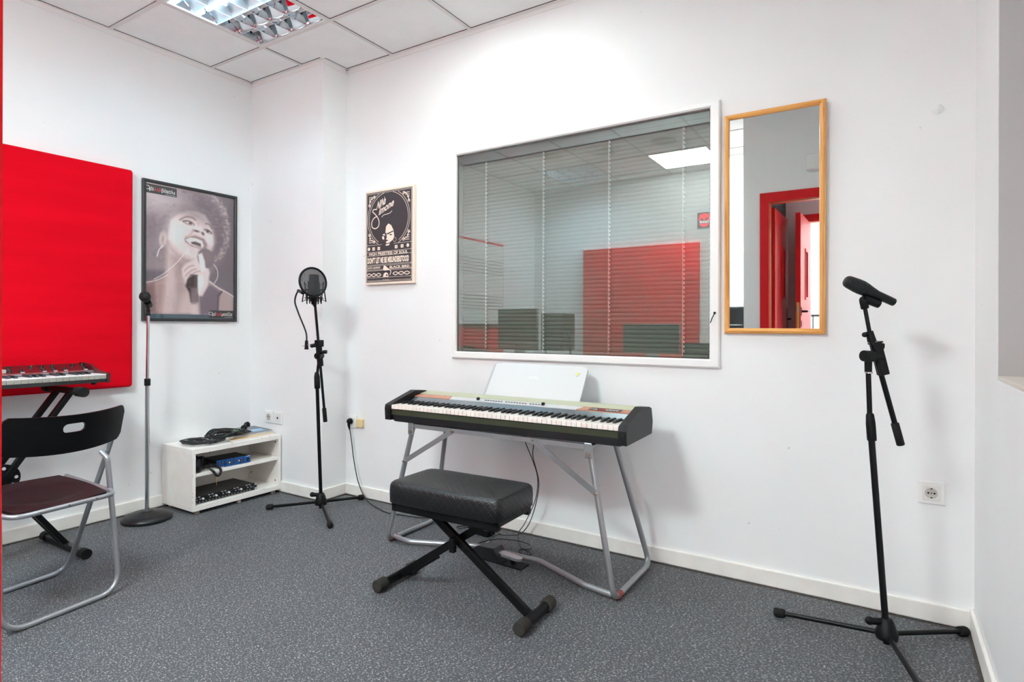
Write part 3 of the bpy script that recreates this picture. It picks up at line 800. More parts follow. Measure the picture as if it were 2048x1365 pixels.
pc = MB(); F1 = CF(.0003)
def rect(x0, y0, x1, y1, w):
    for a, b in (((x0, y0), (x1, y0)), ((x1, y0), (x1, y1)), ((x1, y1), (x0, y1)), ((x0, y1), (x0, y0))): pc.ribbon([a, b], w, F1)
rect(.0135, .020, cw-.0165, chh-.018, .0018); rect(.0175, .026, cw-.021, chh-.024, .0013)
cc = (cw*.49, chh-.187)
for r_, a0_, a1_ in ((.165, -58, 240), (.178, -62, 241)):
    P = []
    for i in range(81):
        a = R(a0_+(a1_-a0_)*i/80); x = cc[0]+r_*math.cos(a); y = cc[1]+r_*math.sin(a)
        if .0185 < x < cw-.022 and y < chh-.025: P.append((x, y))
        elif len(P) > 1: pc.ribbon(P, .0028, F1); P = []
        else: P = []
    if len(P) > 1: pc.ribbon(P, .0028, F1)
for sx in (0, 1):            # scrolled corner ornaments
    for sy in (0, 1):
        bx = .05 if sx == 0 else cw-.052; by = chh-.056 if sy else chh-.316
        dx, dy = (1 if sx == 0 else -1), (-1 if sy else 1)
        for k in range(3):
            for j in range(3-(k == 2)):
                pc.flat([(bx+dx*(k-1)*.012+.0045*math.cos(a), by+dy*(j-1)*.013+.0052*math.sin(a)) for a in [PI/2*i for i in range(4)]], F1)
        for c_, d_ in (((bx+dx*.03, by-dy*.012), 1), ((bx-dx*.012, by+dy*.036), -1)):
            q = [(c_[0]+(.010-.006*i/14)*math.cos(i*.55*d_), c_[1]+(.010-.006*i/14)*math.sin(i*.55*d_)) for i in range(15)]
            pc.ribbon(q, .004, F1)
            pc.ribbon([c_, ((c_[0]+bx)/2, (c_[1]+by)/2+.004), (bx, by)], .005, F1)
pc.flat(Qs((338, 655), (345, 590), (370, 558), (400, 578), (422, 630), (427, 660), (432, 700), (415, 745), (385, 772), (352, 782), (342, 766), (364, 752), (346, 738), (352, 715), (342, 690)), F1)
pc.flat(Qs((338, 795), (362, 788), (388, 784), (374, 804), (346, 809)), F1)
pc.flat(Qs((300, 706), (322, 700), (326, 735), (308, 738)), F1); pc.flat(Qs((306, 682), (330, 672), (334, 694), (312, 690)), F1)
e_ = [Q(437+16*math.cos(a), 740+24*math.sin(a)) for a in [2*PI*i/18 for i in range(19)]]; pc.ribbon(e_, .002, F1)
F2 = CF(.0006); fc = MB()
fc.flat(Qs((352, 670), (388, 654), (420, 638), (423, 650), (396, 664), (362, 684)), F2); fc.flat(Qs((376, 688), (395, 676), (414, 682), (398, 693)), F2)
fc.flat(Qs((346, 741), (374, 746), (350, 756)), F2); fc.flat(Qs((340, 665), (352, 668), (350, 700), (358, 712), (345, 716), (338, 690)), F2)
ang = R(17); cx_, sx_ = math.cos(ang), math.sin(ang)
def tx(s_, x, y, w, h, shear=.25, rot=0, mb=None, bold=.025):
    a = Q(x, y); r_ = R(rot)
    (mb or pc).text(s_, ((CX0+a[0], -.0245, CZ0+a[1]), (math.cos(r_), 0, math.sin(r_)), (-math.sin(r_)*.3, 0, 1)), w*cw, h*chh, 0, shear, bold)
tx('NiNa', 236, 405, .20, .075, .5, 22); tx('imone', 262, 468, .33, .07, .4, 22)
def stroke(pts, w): 
    p = [(v.x, v.y) for v in smooth([(*Q(*a), 0) for a in pts], 6)]; pc.ribbon(p, w, F1)
stroke([(238, 395), (205, 400), (196, 425), (222, 450), (252, 490), (268, 540), (258, 590), (224, 613), (190, 596), (184, 548), (205, 500), (238, 478)], .006)
stroke([(295, 485), (318, 462), (350, 452), (385, 440), (408, 414)], .004)
for x, y in ((207, 842), (265, 838), (452, 822), (513, 815)):
    a = Q(x, y); pc.flat([(a[0]-.011, a[1]-.010), (a[0]+.011, a[1]-.010), (a[0]+.011, a[1]+.010), (a[0]-.011, a[1]+.010)], F1)
    fc.flat([(a[0]-.004, a[1]-.003), (a[0]+.005, a[1]-.003), (a[0]+.002, a[1]+.005)], F2)
for x, y in ((153, 845), (570, 808)):
    a = Q(x, y); pc.flat([(a[0]+.011*math.cos(t_), a[1]+.011*math.sin(t_)) for t_ in [2*PI*i/20 for i in range(20)]], F1)
def hl(xa, ya, xb, yb, w=.0018): pc.ribbon([Q(xa, ya), Q(xb, yb)], w, F1)
hl(118, 806, 300, 794); hl(425, 784, 612, 766); hl(125, 886, 612, 848); hl(125, 930, 612, 893); hl(118, 1028, 612, 998); hl(118, 1040, 612, 1011)
hl(118, 1084, 612, 1056); hl(118, 1094, 612, 1068); hl(115, 1172, 612, 1152)
tx('HIGH PRIESTESS OF SOUL', 153, 922, .80, .033, 0, 0)
tx("DON'T LET ME BE MISUNDERSTOOD", 136, 1012, .855, .066, 0, 0, None, .05)
tx('JAZZ LEGEND', 133, 1076, .28, .026, 0, 0); tx('BLACK BIRD', 384, 1064, .40, .026, 0, 0)
pc.flat(Qs((312, 1075), (322, 1030), (340, 1034), (388, 1082), (330, 1088)), F1); stroke([(384, 1080), (398, 1100), (386, 1140)], .005)
pc.flat(Qs((312, 1160), (322, 1122), (345, 1106), (366, 1120), (374, 1158)), F1)
fc.flat(Qs((345, 1132), (362, 1131), (363, 1148), (346, 1149)), F2)
for x0_, x1_, y_ in ((128, 292, 1140), (418, 592, 1122)):
    for ph_ in (0, PI):
        for dd in (-7, 7):
            stroke([(x0_+(x1_-x0_)*i/10, y_-(x1_-x0_)*0-i*.6+dd*.5+17*math.sin(i*.95+ph_)) for i in range(11)], .0024)
for x in (323, 345, 367): 
    a = Q(x, 1191); pc.flat([(a[0]-.003, a[1]-.003), (a[0]+.003, a[1]-.003), (a[0]+.003, a[1]+.003), (a[0]-.003, a[1]+.003)], F1)
ink.v, n0 = ink.v+fc.v, len(ink.v); ink.f += [[i+n0 for i in f] for f in fc.f]; ink.m += fc.m; ink.s += fc.s
part('dark_field', ink, INK, cp); part('cream_print', pc, CREAM, cp)

# mirror, top leaning slightly off the wall
mr = thing('wall_mirror', 'tall pine framed mirror on the wall right of the window', 'mirror', (3.346, -.012, 1.08))
PINEV = mat_wood('pine_upright', (228, 166, 92), (196, 126, 58), 'Z'); PINEH = mat_wood('pine_crosswise', (228, 164, 88), (196, 126, 58), 'X')
MX0, MX1, MZ0, MZ1 = 3.146, 3.547, 1.08, 2.04; fw_ = .026
tilt = Matrix.Translation((0, 0, MZ0)) @ Matrix.Rotation(R(.75), 4, 'X') @ Matrix.Translation((0, 0, -MZ0))
tm = lambda mb: [setattr(mb, 'v', [tuple(tilt @ Vector(p)) for p in mb.v]), mb][1]
def mitre(p0, p1, inx, iny):   # p0->p1 outer edge; (inx,iny) direction to the inside
    a, b = Vector(p0), Vector(p1); d = (b-a).normalized(); q = Vector((inx, iny))
    return [a, b, b-d*fw_+q*fw_, a+d*fw_+q*fw_]
mb_ = {}
for nm, p0, p1, ii in (('stile', (MX0, MZ0), (MX0, MZ1), (1, 0)), ('stile', (MX1, MZ0), (MX1, MZ1), (-1, 0)), ('rail', (MX0, MZ1), (MX1, MZ1), (0, -1)), ('rail', (MX0, MZ0), (MX1, MZ0), (0, 1))):
    P = mitre(p0, p1, *ii); m = MB(); k = 4
    # rounded moulding: outer back, outer front, crown, inner front, inner back
    A = [P[0], P[0]*.85+P[3]*.15, P[0]*.5+P[3]*.5, P[0]*.1+P[3]*.9, P[3]]; B = [P[1], P[1]*.85+P[2]*.15, P[1]*.5+P[2]*.5, P[1]*.1+P[2]*.9, P[2]]
    ys = [-.004, -.022, -.027, -.022, -.012]
    vs = [(p.x, y, p.y) for p, y in zip(A, ys)]+[(p.x, y, p.y) for p, y in zip(B, ys)]
    m.add(vs, [(i, i+1, 6+i, 5+i) for i in range(4)]); m.add([(p.x, -.004, p.y) for p in (A[0], B[0], B[4], A[4])], [(0, 1, 2, 3)])
    part(nm, tm(m), PINEV if nm == 'stile' else PINEH, mr)
part('glass', tm(MB().box((MX0+.02, -.0145, MZ0+.02), (MX1-.02, -.009, MZ1-.02))), mat('silvered_glass', (232, 236, 234), .015, 1), mr)
part('backing', tm(MB().box((MX0+.004, -.008, MZ0+.004), (MX1-.004, -.003, MZ1-.004))), mat('brown_hardboard', (110, 84, 60), .8), mr)

# sockets
def socket(x, z, y, label, kind, s=.082, inner=True):
    t = thing('wall_socket', label, 'socket', (x, y, z-s/2), 'white wall sockets')
    part('plate', MB().rbox((x-s/2, y-.009, z-s/2), (x+s/2, y-.0005, z+s/2), .003, 2), WPLAST, t)
    f = MB().rbox((x-s*.33, y-.0115, z-s*.33), (x+s*.33, y-.008, z+s*.33), .0015, 1)
    part('insert', f, mat('socket_white', (233, 231, 226), .4), t)
    if kind == 'power':
        w = MB().lathe((x, y-.0118, z), (0, -1, 0), [(0, s*.235), (.0025, s*.225), (.001, s*.2), (.0005, 0.001)], 28)
        part('well', w, mat('socket_grey_well', (196, 190, 182), .5), t)
        h = MB()
        for dx in (-.0095, .0095): h.cyl((x+dx, y-.0128, z), (x+dx, y-.0112, z), .0034, n=10)
        h.cyl((x, y-.0128, z), (x, y-.0112, z), .0022, n=10)
        for dz in (-.017, .017): h.box((x-.003, y-.0142, z+dz-.002), (x+.003, y-.012, z+dz+.002))
        part('contacts', h, BLACKP, t)
    elif kind == 'data':
        h = MB().box((x-.006, y-.0125, z-.006), (x+.006, y-.0112, z+.007)); part('jack', h, BLACKP, t)
    return t
socket(3.8985, .488, 0, 'single white power socket low on the wall by the right corner', 'power', .084)
socket(.2135, .492, -.2, 'white power socket on the column, above the white shelf', 'power', .082)
socket(.3095, .491, -.2, 'white data socket on the column, right of the power socket', 'data', .082)
socket(.80, .485, 0, 'white power socket with a black plug in it, behind the pop filter stand', 'plain', .084)
part_ = MB().rbox((.845, -.02, .452), (.905, -.001, .506), .004, 2)
tag(part('junction_box', part_, mat('yellowed_plastic', (226, 200, 150), .5), loc=(.875, -.01, .452)), 'small yellowed plastic box beside the plugged in wall socket', 'junction box')
# round blank cover low contrast on the wall, top right
tag(part('blank_cover', MB().lathe((3.915, -.0005, 1.93), (0, -1, 0), [(0, .019), (.003, .018), (.004, .0)], 24), WHITE, loc=(3.915, 0, 1.93)), 'small round painted cover plate high on the wall near the right corner', 'cover plate')
tag(part('emergency_light', MB().rbox((3.222, YP, 2.27), (3.52, YP+.06, 2.385), .012, 3), WPLAST, loc=(3.37, YP+.03, 2.27)), 'white emergency light box above the red door, seen in the mirror', 'emergency light')
# ================================================================== DIGITAL PIANO
PA = Vector((1.622, -.505, 0)); PYAW = R(1.0)
PM = Matrix.Translation(PA) @ Matrix.Rotation(PYAW, 4, 'Z')
KL = 1.222
pn = thing('digital_piano', 'slim black and silver digital piano on a tubular stand under the window', 'piano', PM @ V(KL/2, .15, .62))
MB.xf = lambda s, M: [setattr(s, 'v', [tuple(M @ Vector(p)) for p in s.v]), s][1]
def yz(mb, x0, x1, prof, mi=0, M=PM):
    """extrude a (depth, height) outline along the piano from x0 to x1"""
    b = MB().prism([(p[0], p[1]) for p in prof], ((0, 0, 0), (0, 1, 0), (0, 0, 1)), 1)
    vs = [(x0+(x1-x0)*p[0], p[1], p[2]) for p in b.v]
    mb.add([M @ Vector(p) for p in vs], b.f, mi); return mb
PBLK = mat('piano_black_plastic', (20, 20, 22), .48, spec=.3, bump=(300, .1))
yzb = yz(MB(), 0, KL, [(.012, .630), (.29, .630), (.315, .66), (.315, .70), (.29, .745), (.23, .735), (.22, .70), (.012, .68)])
part('body', yzb, PBLK, pn)
part('front_strip', yz(MB(), 0, KL, [(.004, .658), (.014, .658), (.014, .684), (.004, .684)]), mat('olive_metal_strip', (70, 74, 58), .35, .5), pn)
part('bottom_lip', yz(MB(), .02, KL-.002, [(.0, .628), (.02, .622), (.1, .622), (.1, .632), (.0, .658)]), PBLK, pn)
for x0, x1, lab in ((-.036, 0, 'left'), (KL, KL+.036, 'right')):
    m = MB()
    yz(m, x0, x1, [(-.006, .632), (.31, .636), (.321, .69), (.305, .748), (.275, .758), (.19, .766), (.06, .729), (.008, .714), (-.006, .708), (-.01, .69)])
    part('end_block', m, PBLK, pn)
for x in (-.019, KL+.018):
    part('headphone_socket' if x < 0 else 'volume_knob', MB().cyl((x, -.012, .672), (x, -.004, .672), .0065, n=12).cyl((x, -.011, .649) if x < 0 else (x, -.013, .672), (x, -.004, .649) if x < 0 else (x, -.009, .672), .0055, n=12).xf(PM), mat('deep_black', (10, 10, 10), .4), pn)
# sloped control panel in its coloured bands
def band(name, x0, x1, a, b, m, lift=.0, skew=0.0, skewr=0.0):
    """strip of the sloped panel between profile points a (front) and b (rear)"""
    p = [V(x0, a[0], a[1]+lift), V(x1, a[0], a[1]+lift), V(x1+skewr, b[0], b[1]+lift), V(x0+skew, b[0], b[1]+lift)]
    q = [v-V(0, 0, .004) for v in p]
    mb = MB(); mb.add(p+q, [(0, 1, 2, 3), (7, 6, 5, 4), (0, 4, 5, 1), (1, 5, 6, 2), (2, 6, 7, 3), (3, 7, 4, 0)])
    return part(name, mb.xf(PM), m, pn)
SATIN = mat('satin_silver_panel', (150, 158, 164), .28, .85)
band('lower_panel', .012, KL-.004, (.136, .7165), (.172, .733), SATIN)
OR = mat_wood('orange_wood_trim', (192, 134, 106), (172, 110, 84), 'X')
band('wood_inlay', .004, .235, (.176, .7345), (.224, .742), OR, .0015, .0, -.02)
band('wood_inlay', KL-.272, KL-.004, (.176, .7345), (.224, .742), OR, .0015, .02)
cpanel = band('control_strip', .237, KL-.274, (.176, .7345), (.224, .742), mat('pale_silver_strip', (214, 216, 219), .35, .3), .0008, -.02, .02)
OL = mat_wood('pale_olive_metal', (196, 198, 170), (184, 187, 158), 'X'); OL.node_tree.nodes['Principled BSDF'].inputs['Metallic'].default_value = .25
band('top_cover', .0, KL, (.225, .744), (.292, .7545), OL, .001)
for x in (.40, .77):
    part('slider_knob', MB().rbox((x-.006, .19, .738), (x+.006, .206, .752), .002, 1).xf(PM), BLACKP, pn)
for i in range(20):
    x = .445+i*.0155 + (.012 if i > 6 else 0) + (.012 if i > 14 else 0)
    part('panel_button', MB().box((x-.004, .196, .739), (x+.004, .202, .7415)).xf(PM), BLACKP, pn)
yz_ = MB(); part('key_felt', yz(MB(), 0, KL, [(.02, .68), (.2, .68), (.2, .70), (.02, .70)]), mat('dark_key_gap', (20, 18, 18), .8), pn)
# 88 keys
KW = mat('ivory_white_key', (242, 232, 224), .3, coat=.2); KB = mat('black_key', (26, 27, 30), .32)
pitch = KL/52
wk = None
for i in range(52):
    x = i*pitch
    m = MB().rbox((x+.0008, 0, .688), (x+pitch-.0008, .17, .7085), .0012, 1).xf(PM)
    part('white_key', m, KW, pn)
octave = [0, 1, 3, 4, 5]         # black keys sit after these whites counted from C; the lowest key is A
bn = 0
for i in range(51):
    if (i-2) % 7 in octave or i == 0:
        if i == 1: continue
        off = {0: -.0035, 1: .0035, 3: -.004, 4: 0, 5: .004}.get((i-2) % 7, 0)
        x = (i+1)*pitch+off; y0 = .052
        p = [V(x-.0055, y0, .708), V(x+.0055, y0, .708), V(x+.0045, y0+.008, .7195), V(x-.0045, y0+.008, .7195)]
        q = [V(x-.0055, .16, .708), V(x+.0055, .16, .708), V(x+.0045, .16, .7195), V(x-.0045, .16, .7195)]
        mb = MB(); mb.add(p+q, [(0, 1, 2, 3), (0, 3, 7, 4), (1, 5, 6, 2), (3, 2, 6, 7), (4, 7, 6, 5)])
        part('black_key', mb.xf(PM), KB, pn)
# music rest
mrx0, mrx1 = 1.972, 2.528
rest = MB()
def restpt(x, t): return V(x, -.203+.118*t, .735+.182*t)
outl = []
for x, t in ((mrx0, 0), (mrx1, 0), (mrx1-.002, .90)): outl.append((x, t))
for i in range(9):
    a = i/8*PI/2; outl.append((mrx1-.004-.10*(1-math.cos(a))*.6, .90+.085*math.sin(a)))
for i in range(9):
    a = PI/2-i/8*PI/2; outl.append((mrx0+.006+.06*(1-math.cos(a)), .93+.06*math.sin(a)))
A = [restpt(x, t) for x, t in outl]; n_ = V(0, -.84, .54)
B = [p-n_*-.0 - V(0, -.010, .006) for p in A]; k = len(A)
tr_ = tessellate_polygon([[Vector((x, t, 0)) for x, t in outl]])
rest.add(A, [list(t) for t in tr_]); rest.add(B, [list(t)[::-1] for t in tr_]); rest.add(A+B, [(i, (i+1) % k, k+(i+1) % k, k+i) for i in range(k)])
ro = part('music_rest', rest, mat('white_gloss_rest', (206, 207, 207), .28, coat=.2), pn)
lipn = V(0, -.182, .118).normalized()*.0012
lq = [restpt(mrx0, 0)+lipn, restpt(mrx0+.013, 0)+lipn, restpt(mrx0+.016, .955)+lipn, restpt(mrx0+.004, .925)+lipn]
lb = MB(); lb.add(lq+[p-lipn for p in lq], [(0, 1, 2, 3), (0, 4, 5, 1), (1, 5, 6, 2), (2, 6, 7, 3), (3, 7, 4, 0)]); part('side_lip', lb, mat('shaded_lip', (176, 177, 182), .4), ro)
rn = V(0, -.182, .118).normalized(); ru = V(0, .118, .182)
f_ = MB().text('KORG', (tuple(restpt(2.215, .6)+rn*.0006), (1, 0, 0), tuple(ru.normalized())), .056, .014)
part('embossed_lettering', f_, mat('faint_emboss', (226, 229, 232), .3), ro)
so = restpt(2.478, .76)+rn*.0007; un = ru.normalized()
sk_ = MB().flat([(-.006, .0), (.006, 0), (.008, .009), (.003, .012), (.0, .009), (-.005, .013), (-.009, .008)], (tuple(so), (1, 0, 0), tuple(un)))
part('small_sticker', sk_, mat('lime_sticker', (206, 214, 60), .5), ro)
part('small_sticker_outline', MB().ribbon([(.008, .011), (.012, .006), (.009, -.004), (.002, -.008), (-.005, -.007)], .0022, (tuple(so), (1, 0, 0), tuple(un))), mat('grey_ink', (110, 108, 112), .6), ro)
# label strip on the right wooden inlay
lx, ly_ = (PM.to_3x3() @ V(1, 0, 0)), (PM.to_3x3() @ V(0, .048, .0075)).normalized()
lo_ = PM @ V(KL-.217, .180, .7378); ln_ = lx.cross(ly_).normalized()
w_, h_ = .150, .036
mb = MB().flat([(0, 0), (w_, 0), (w_+.004, h_), (.006, h_)], (tuple(lo_), tuple(lx), tuple(ly_)), 0)
o2_ = lo_+ln_*.0004; f2_ = (tuple(o2_), tuple(lx), tuple(ly_))
x_ = .024
for s_, ww, mi_, hh in (('άι', .018, 1, .6), ('λαβ', .036, 2, .62), ('κίςςς', .06, 1, .66)):
    mb.text(s_, (tuple(o2_+lx*x_+ly_*(.006)), tuple(lx), tuple(ly_)), ww, hh*h_, mi_, 0, .02); x_ += ww+.002
mb.ribbon([(.014+.006*math.cos(R(i*20)), .018+.005*math.sin(R(i*20))) for i in range(19)], .002, f2_, 1)
part('label_strip', mb, [mat('label_black', (28, 28, 29)), mat('print_white', (245, 244, 242)), mat('label_red', (232, 52, 58))], pn)

# ---- tubular stand
sd = thing('piano_stand', 'grey tubular folding stand carrying the digital piano', 'piano stand', (2.2, -.3, 0))
tr0 = .0125
for nm, x0, xt, yf, yr, ytf, ytr in (('left', 1.596, 1.742, -.505, -.115, -.475, -.20), ('right', 2.832, 2.712, -.500, -.075, -.475, -.22)):
    m = MB().tube(fillet([(xt, ytf, .60), (x0, yf, tr0), (x0, yr, tr0), (xt, ytr, .612)], .05, 7), tr0, 12)
    part('leg_frame', m, SILVER, sd)
    m = MB().rbox((xt-.018, -.495, .565), (xt+.018, -.487, .628), .003, 1).rbox((xt-.016, -.4865, .603), (xt+.016, -.19, .619), .003, 1)
    part('bracket', m, SILVER, sd)
    m = MB().cyl((xt, -.501, .582), (xt, -.494, .582), .0095, n=12); part('bolt', m, mat('worn_bolt', (150, 138, 122), .4, .7), sd)
part('front_rail', MB().box((1.762, -.4895, .600), (2.692, -.470, .6205)), SILVER, sd)
part('rear_rail', MB().box((1.74, -.225, .600), (2.715, -.205, .621)), SILVER, sd)
part('cross_bar', MB().tube(fillet([(1.60, -.455, .018), (1.72, -.475, .02), (2.03, -.338, .02), (2.40, -.335, .02), (2.68, -.455, .02), (2.815, -.475, .018)], .06, 5), .0125, 12), SILVER, sd)
for a, b in (((2.005, -.497, .608), (1.705, -.496, .430)), ((2.45, -.497, .613), (2.752, -.496, .424))):
    part('diagonal_brace', MB().bar(a, b, .0035, .024, (0, 0, 1)) if False else MB().bar(a, b, .024, .0035, (0, -1, 0)), SILVER, sd)
    m = MB().cyl((a[0], -.505, a[2]), (a[0], -.49, a[2]), .006, n=10).cyl((b[0], -.507, b[2]), (b[0], -.49, b[2]), .006, n=10)
    part('rivet', m, mat('brass_rivet', (168, 152, 128), .3, .9), sd)
for p in ((1.596, -.503), (2.832, -.498)):
    m = MB().lathe((p[0], p[1]+.02, .0135), (0, 1, 0), [(0, .0133), (.05, .0133)], 14, caps=False)
    part('worn_paint_patch', m, mat('scuffed_red_primer', (146, 72, 70), .6, vary=(120, .5)), sd)

# ================================================================== PIANO BENCH
bx, by = 2.298, -.812; BM = Matrix.Translation((bx, by, 0)) @ Matrix.Rotation(R(1.8), 4, 'Z')
bn_ = thing('piano_bench', 'black quilted piano bench on a folding steel X frame', 'bench', (bx, by, 0))
cu = bmesh.new(); bmesh.ops.create_grid(cu, x_segments=36, y_segments=22, size=1); cu.free()
NX, NY = 40, 24; hx, hy, zt_, zb_ = .268, .147, .480, .392
def cushion():
    m = MB(); rows = []
    # superellipse outline, rounded top edge, gently crowned
    K = 72; outline = []
    for i in range(K):
        t = 2*PI*i/K; c, s_ = math.cos(t), math.sin(t); e = .18
        outline.append((math.copysign(abs(c)**e, c), math.copysign(abs(s_)**e, s_)))
    levels = [(0, .985), (.03, 1.0), (.5, 1.004), (.78, .998), (.9, .982), (.97, .955), (1.0, .915)]
    vs = []
    for h, sc in levels:
        ins = (1-sc)
        for ox, oy in outline: vs.append((ox*(hx-ins*.21), oy*(hy-ins*.21), zb_+(zt_-zb_)*h*.985))
    nl = len(levels)
    fs = [(l*K+i, l*K+(i+1) % K, (l+1)*K+(i+1) % K, (l+1)*K+i) for l in range(nl-1) for i in range(K)]
    # crowned top in shrinking rings
    for r_, up in ((.85, .002), (.6, .0045), (.3, .006)):
        for ox, oy in outline: vs.append((ox*(hx-.018)*r_, oy*(hy-.018)*r_, zb_+(zt_-zb_)*.985+up))
    for l in range(nl-1, nl+2): fs += [(l*K+i, l*K+(i+1) % K, (l+1)*K+(i+1) % K, (l+1)*K+i) for i in range(K)]
    vs.append((0, 0, zb_+(zt_-zb_)*.985+.0065)); c = len(vs)-1; L_ = (nl+2)*K
    fs += [(L_+i, L_+(i+1) % K, c) for i in range(K)]
    fs.append(list(range(K))[::-1])
    m.add([BM @ Vector(v) for v in vs], fs, 0, True); return m
co = part('cushion', cushion(), mat_quilt(), bn_)
sm_ = MB()
for x_ in (1,): sm_.tube([BM @ V(x_*(hx-.008), -hy+.034, zt_-.006), BM @ V(x_*(hx-.008), hy-.034, zt_-.006)], .002, 6)
part('piping', sm_, mat('black_piping', (16, 16, 17), .5), co)
fr_ = MB()
for y0, y1 in ((-.128, -.104), (.104, .128)): fr_.rbox((-.255, y0, .356), (.255, y1, .394), .003, 1)
for x0, x1 in ((-.255, -.23), (.23, .255)): fr_.rbox((x0, -.128, .37), (x1, .128, .394), .003, 1)
part('seat_frame', fr_.xf(BM), BLACKM, bn_)
for (xb, xt_, y) in ((.330, -.185, -.02), (-.330, .185, .012)):
    m = MB().bar(BM @ V(xb, y, .03), BM @ V(xt_, y, .375), .022, .032, (0, 0, 1), r=.003)
    if xb > 0: 
        pass
    part('leg', m, BLACKM, bn_)
hb = MB()
for i in range(5):
    t_ = .52+i*.05; p = V(.330, 0, .03).lerp(V(-.185, 0, .375), t_)
    hb.cyl(BM @ V(p.x, -.0325, p.z), BM @ V(p.x, -.029, p.z), .0045, n=10)
part('adjustment_hole', hb, mat('hole_black', (6, 6, 6), .8), bn_)
kn = MB().cyl(BM @ V(0, -.06, .246), BM @ V(0, .03, .246), .012, n=14).rbox(BM @ V(-.022, -.052, .205), BM @ V(.004, -.032, .262), .004, 2)
part('pivot_lock', kn, BLACKP, bn_)
for x in (-.335, .345):
    m = MB().cyl(BM @ V(x, -.115, .0265), BM @ V(x, .115, .0265), .0195, n=18); fo = part('foot_bar', m, BLACKM, bn_)
    for sg in (-1, 1):
        prof = [(0, .0225), (.002, .0258), (.006, .0258)]
        for j in range(10): prof += [(.007+j*.004, .0252), (.009+j*.004, .0262)]
        prof += [(.05, .0255), (.052, .02)]
        part('rubber_cap', MB().lathe(BM @ V(x, sg*.128, .0265), BM.to_3x3() @ V(0, -sg, 0), prof, 24), mat('ribbed_rubber', (50, 47, 43), .75, spec=.2), fo)
part('brace_plate', MB().bar(BM @ V(-.225, .012, .077), BM @ V(-.125, .012, .144), .028, .012, (0, 0, 1), r=.002), BLACKM, bn_)

# ================================================================== PEDAL, ADAPTER, CABLES
pd = thing('sustain_pedal', 'black sustain pedal with silver foot lever on the floor under the piano', 'pedal', (2.2, -.345, 0))
pdm = Matrix.Translation((2.085, -.387, .0)) @ Matrix.Rotation(R(-3), 4, 'Z')
def ped(x, y, z): return pdm @ V(x, y, z)
m = MB(); prof = [(-.01, .006), (.155, .006), (.115, .066), (.02, .06), (-.01, .04)]
b = MB().prism(prof, ((0, -.034, 0), (1, 0, 0), (0, 0, 1)), -.068); part('housing', b.xf(pdm), mat('pedal_black', (30, 30, 33), .42), pd)
part('base_plate', MB().rbox((-.01, -.036, .001), (.272, .036, .007), .002, 1).xf(pdm), BLACKM, pd)
lv = MB(); P = []
for i in range(9): a = -PI/2+PI*i/8; P.append((.225+.03*math.cos(a), .021*math.sin(a)))
P = [(.115, -.014)]+[(.15, -.021)]+P+[(.15, .021), (.115, .014)]
lv.prism(P, ((0, 0, .043), (1, 0, -.06), (0, 1, 0)), .012); part('foot_lever', lv.xf(pdm), mat('satin_chrome_lever', (214, 216, 220), .22, .85), pd)
part('rubber_stop', MB().cyl((.205, 0, .006), (.205, 0, .028), .012, n=14).xf(pdm), RUBBER, pd)
part('maker_mark', MB().box((.03, .018, .0606), (.034, .042, .063)).xf(pdm), LWH, pd)
CBL = mat('black_cable', (26, 26, 27), .5)
part('cord', MB().tube(smooth([(2.222, -.235, .64), (2.214, -.16, .52), (2.228, -.11, .42), (2.25, -.10, .33), (2.236, -.10, .22), (2.17, -.09, .09), (2.125, -.075, .03), (2.143, -.115, .004), (2.215, -.20, .004), (2.285, -.235, .004), (2.30, -.262, .004), (2.25, -.266, .004), (2.225, -.235, .005), (2.26, -.20, .006), (2.235, -.15, .005), (2.15, -.13, .004), (2.05, -.165, .004), (2.0, -.27, .004), (2.06, -.37, .02)], 8), .0022, 8), CBL, pd)
ad = thing('power_adapter', 'black power supply brick on the floor behind the bench', 'power adapter', (1.93, -.13, 0))
am = Matrix.Translation((1.93, -.135, 0)) @ Matrix.Rotation(R(-8), 4, 'Z')
part('brick', MB().rbox((-.065, -.032, .001), (.065, .032, .036), .005, 2).xf(am), BLACKP, ad)
part('cord', MB().tube(smooth([am @ V(.065, 0, .018), (2.02, -.16, .012), (2.04, -.13, .02), (2.02, -.11, .006), (2.08, -.08, .004), (2.13, -.05, .02), (2.2, -.07, .12), (2.254, -.095, .30), (2.222, -.10, .44), (2.24, -.13, .53), (2.252, -.235, .64)], 8), .0024, 8), CBL, ad)
part('mains_connector', MB().cyl(am @ V(-.095, 0, .018), am @ V(-.062, 0, .018), .011, .012, n=12), BLACKP, ad)
pc_ = thing('power_cable', 'black mains plug and cable running from wall socket down to the floor', 'power cable', (.81, -.05, .44))
m = MB().lathe((.795, -.014, .487), (0, -1, 0), [(0, .019), (.012, .0195), (.022, .016), (.028, .010)], 18)
m.tube([(.795, -.03, .482), (.800, -.036, .462), (.806, -.034, .436)], [.011, .009, .005], 10)
part('plug', m, BLACKP, pc_)
part('cord', MB().tube(smooth([(.806, -.034, .44), (.818, -.03, .37), (.845, -.035, .25), (.90, -.05, .12), (.965, -.06, .035), (1.03, -.075, .006), (1.15, -.125, .005), (1.26, -.157, .005), (1.36, -.144, .005), (1.50, -.115, .005), (1.64, -.05, .006), (1.74, -.045, .005), (1.80, -.075, .006), (1.76, -.13, .006), (1.80, -.16, .012), am @ V(-.085, 0, .018)], 8), .0032, 8), CBL, pc_)
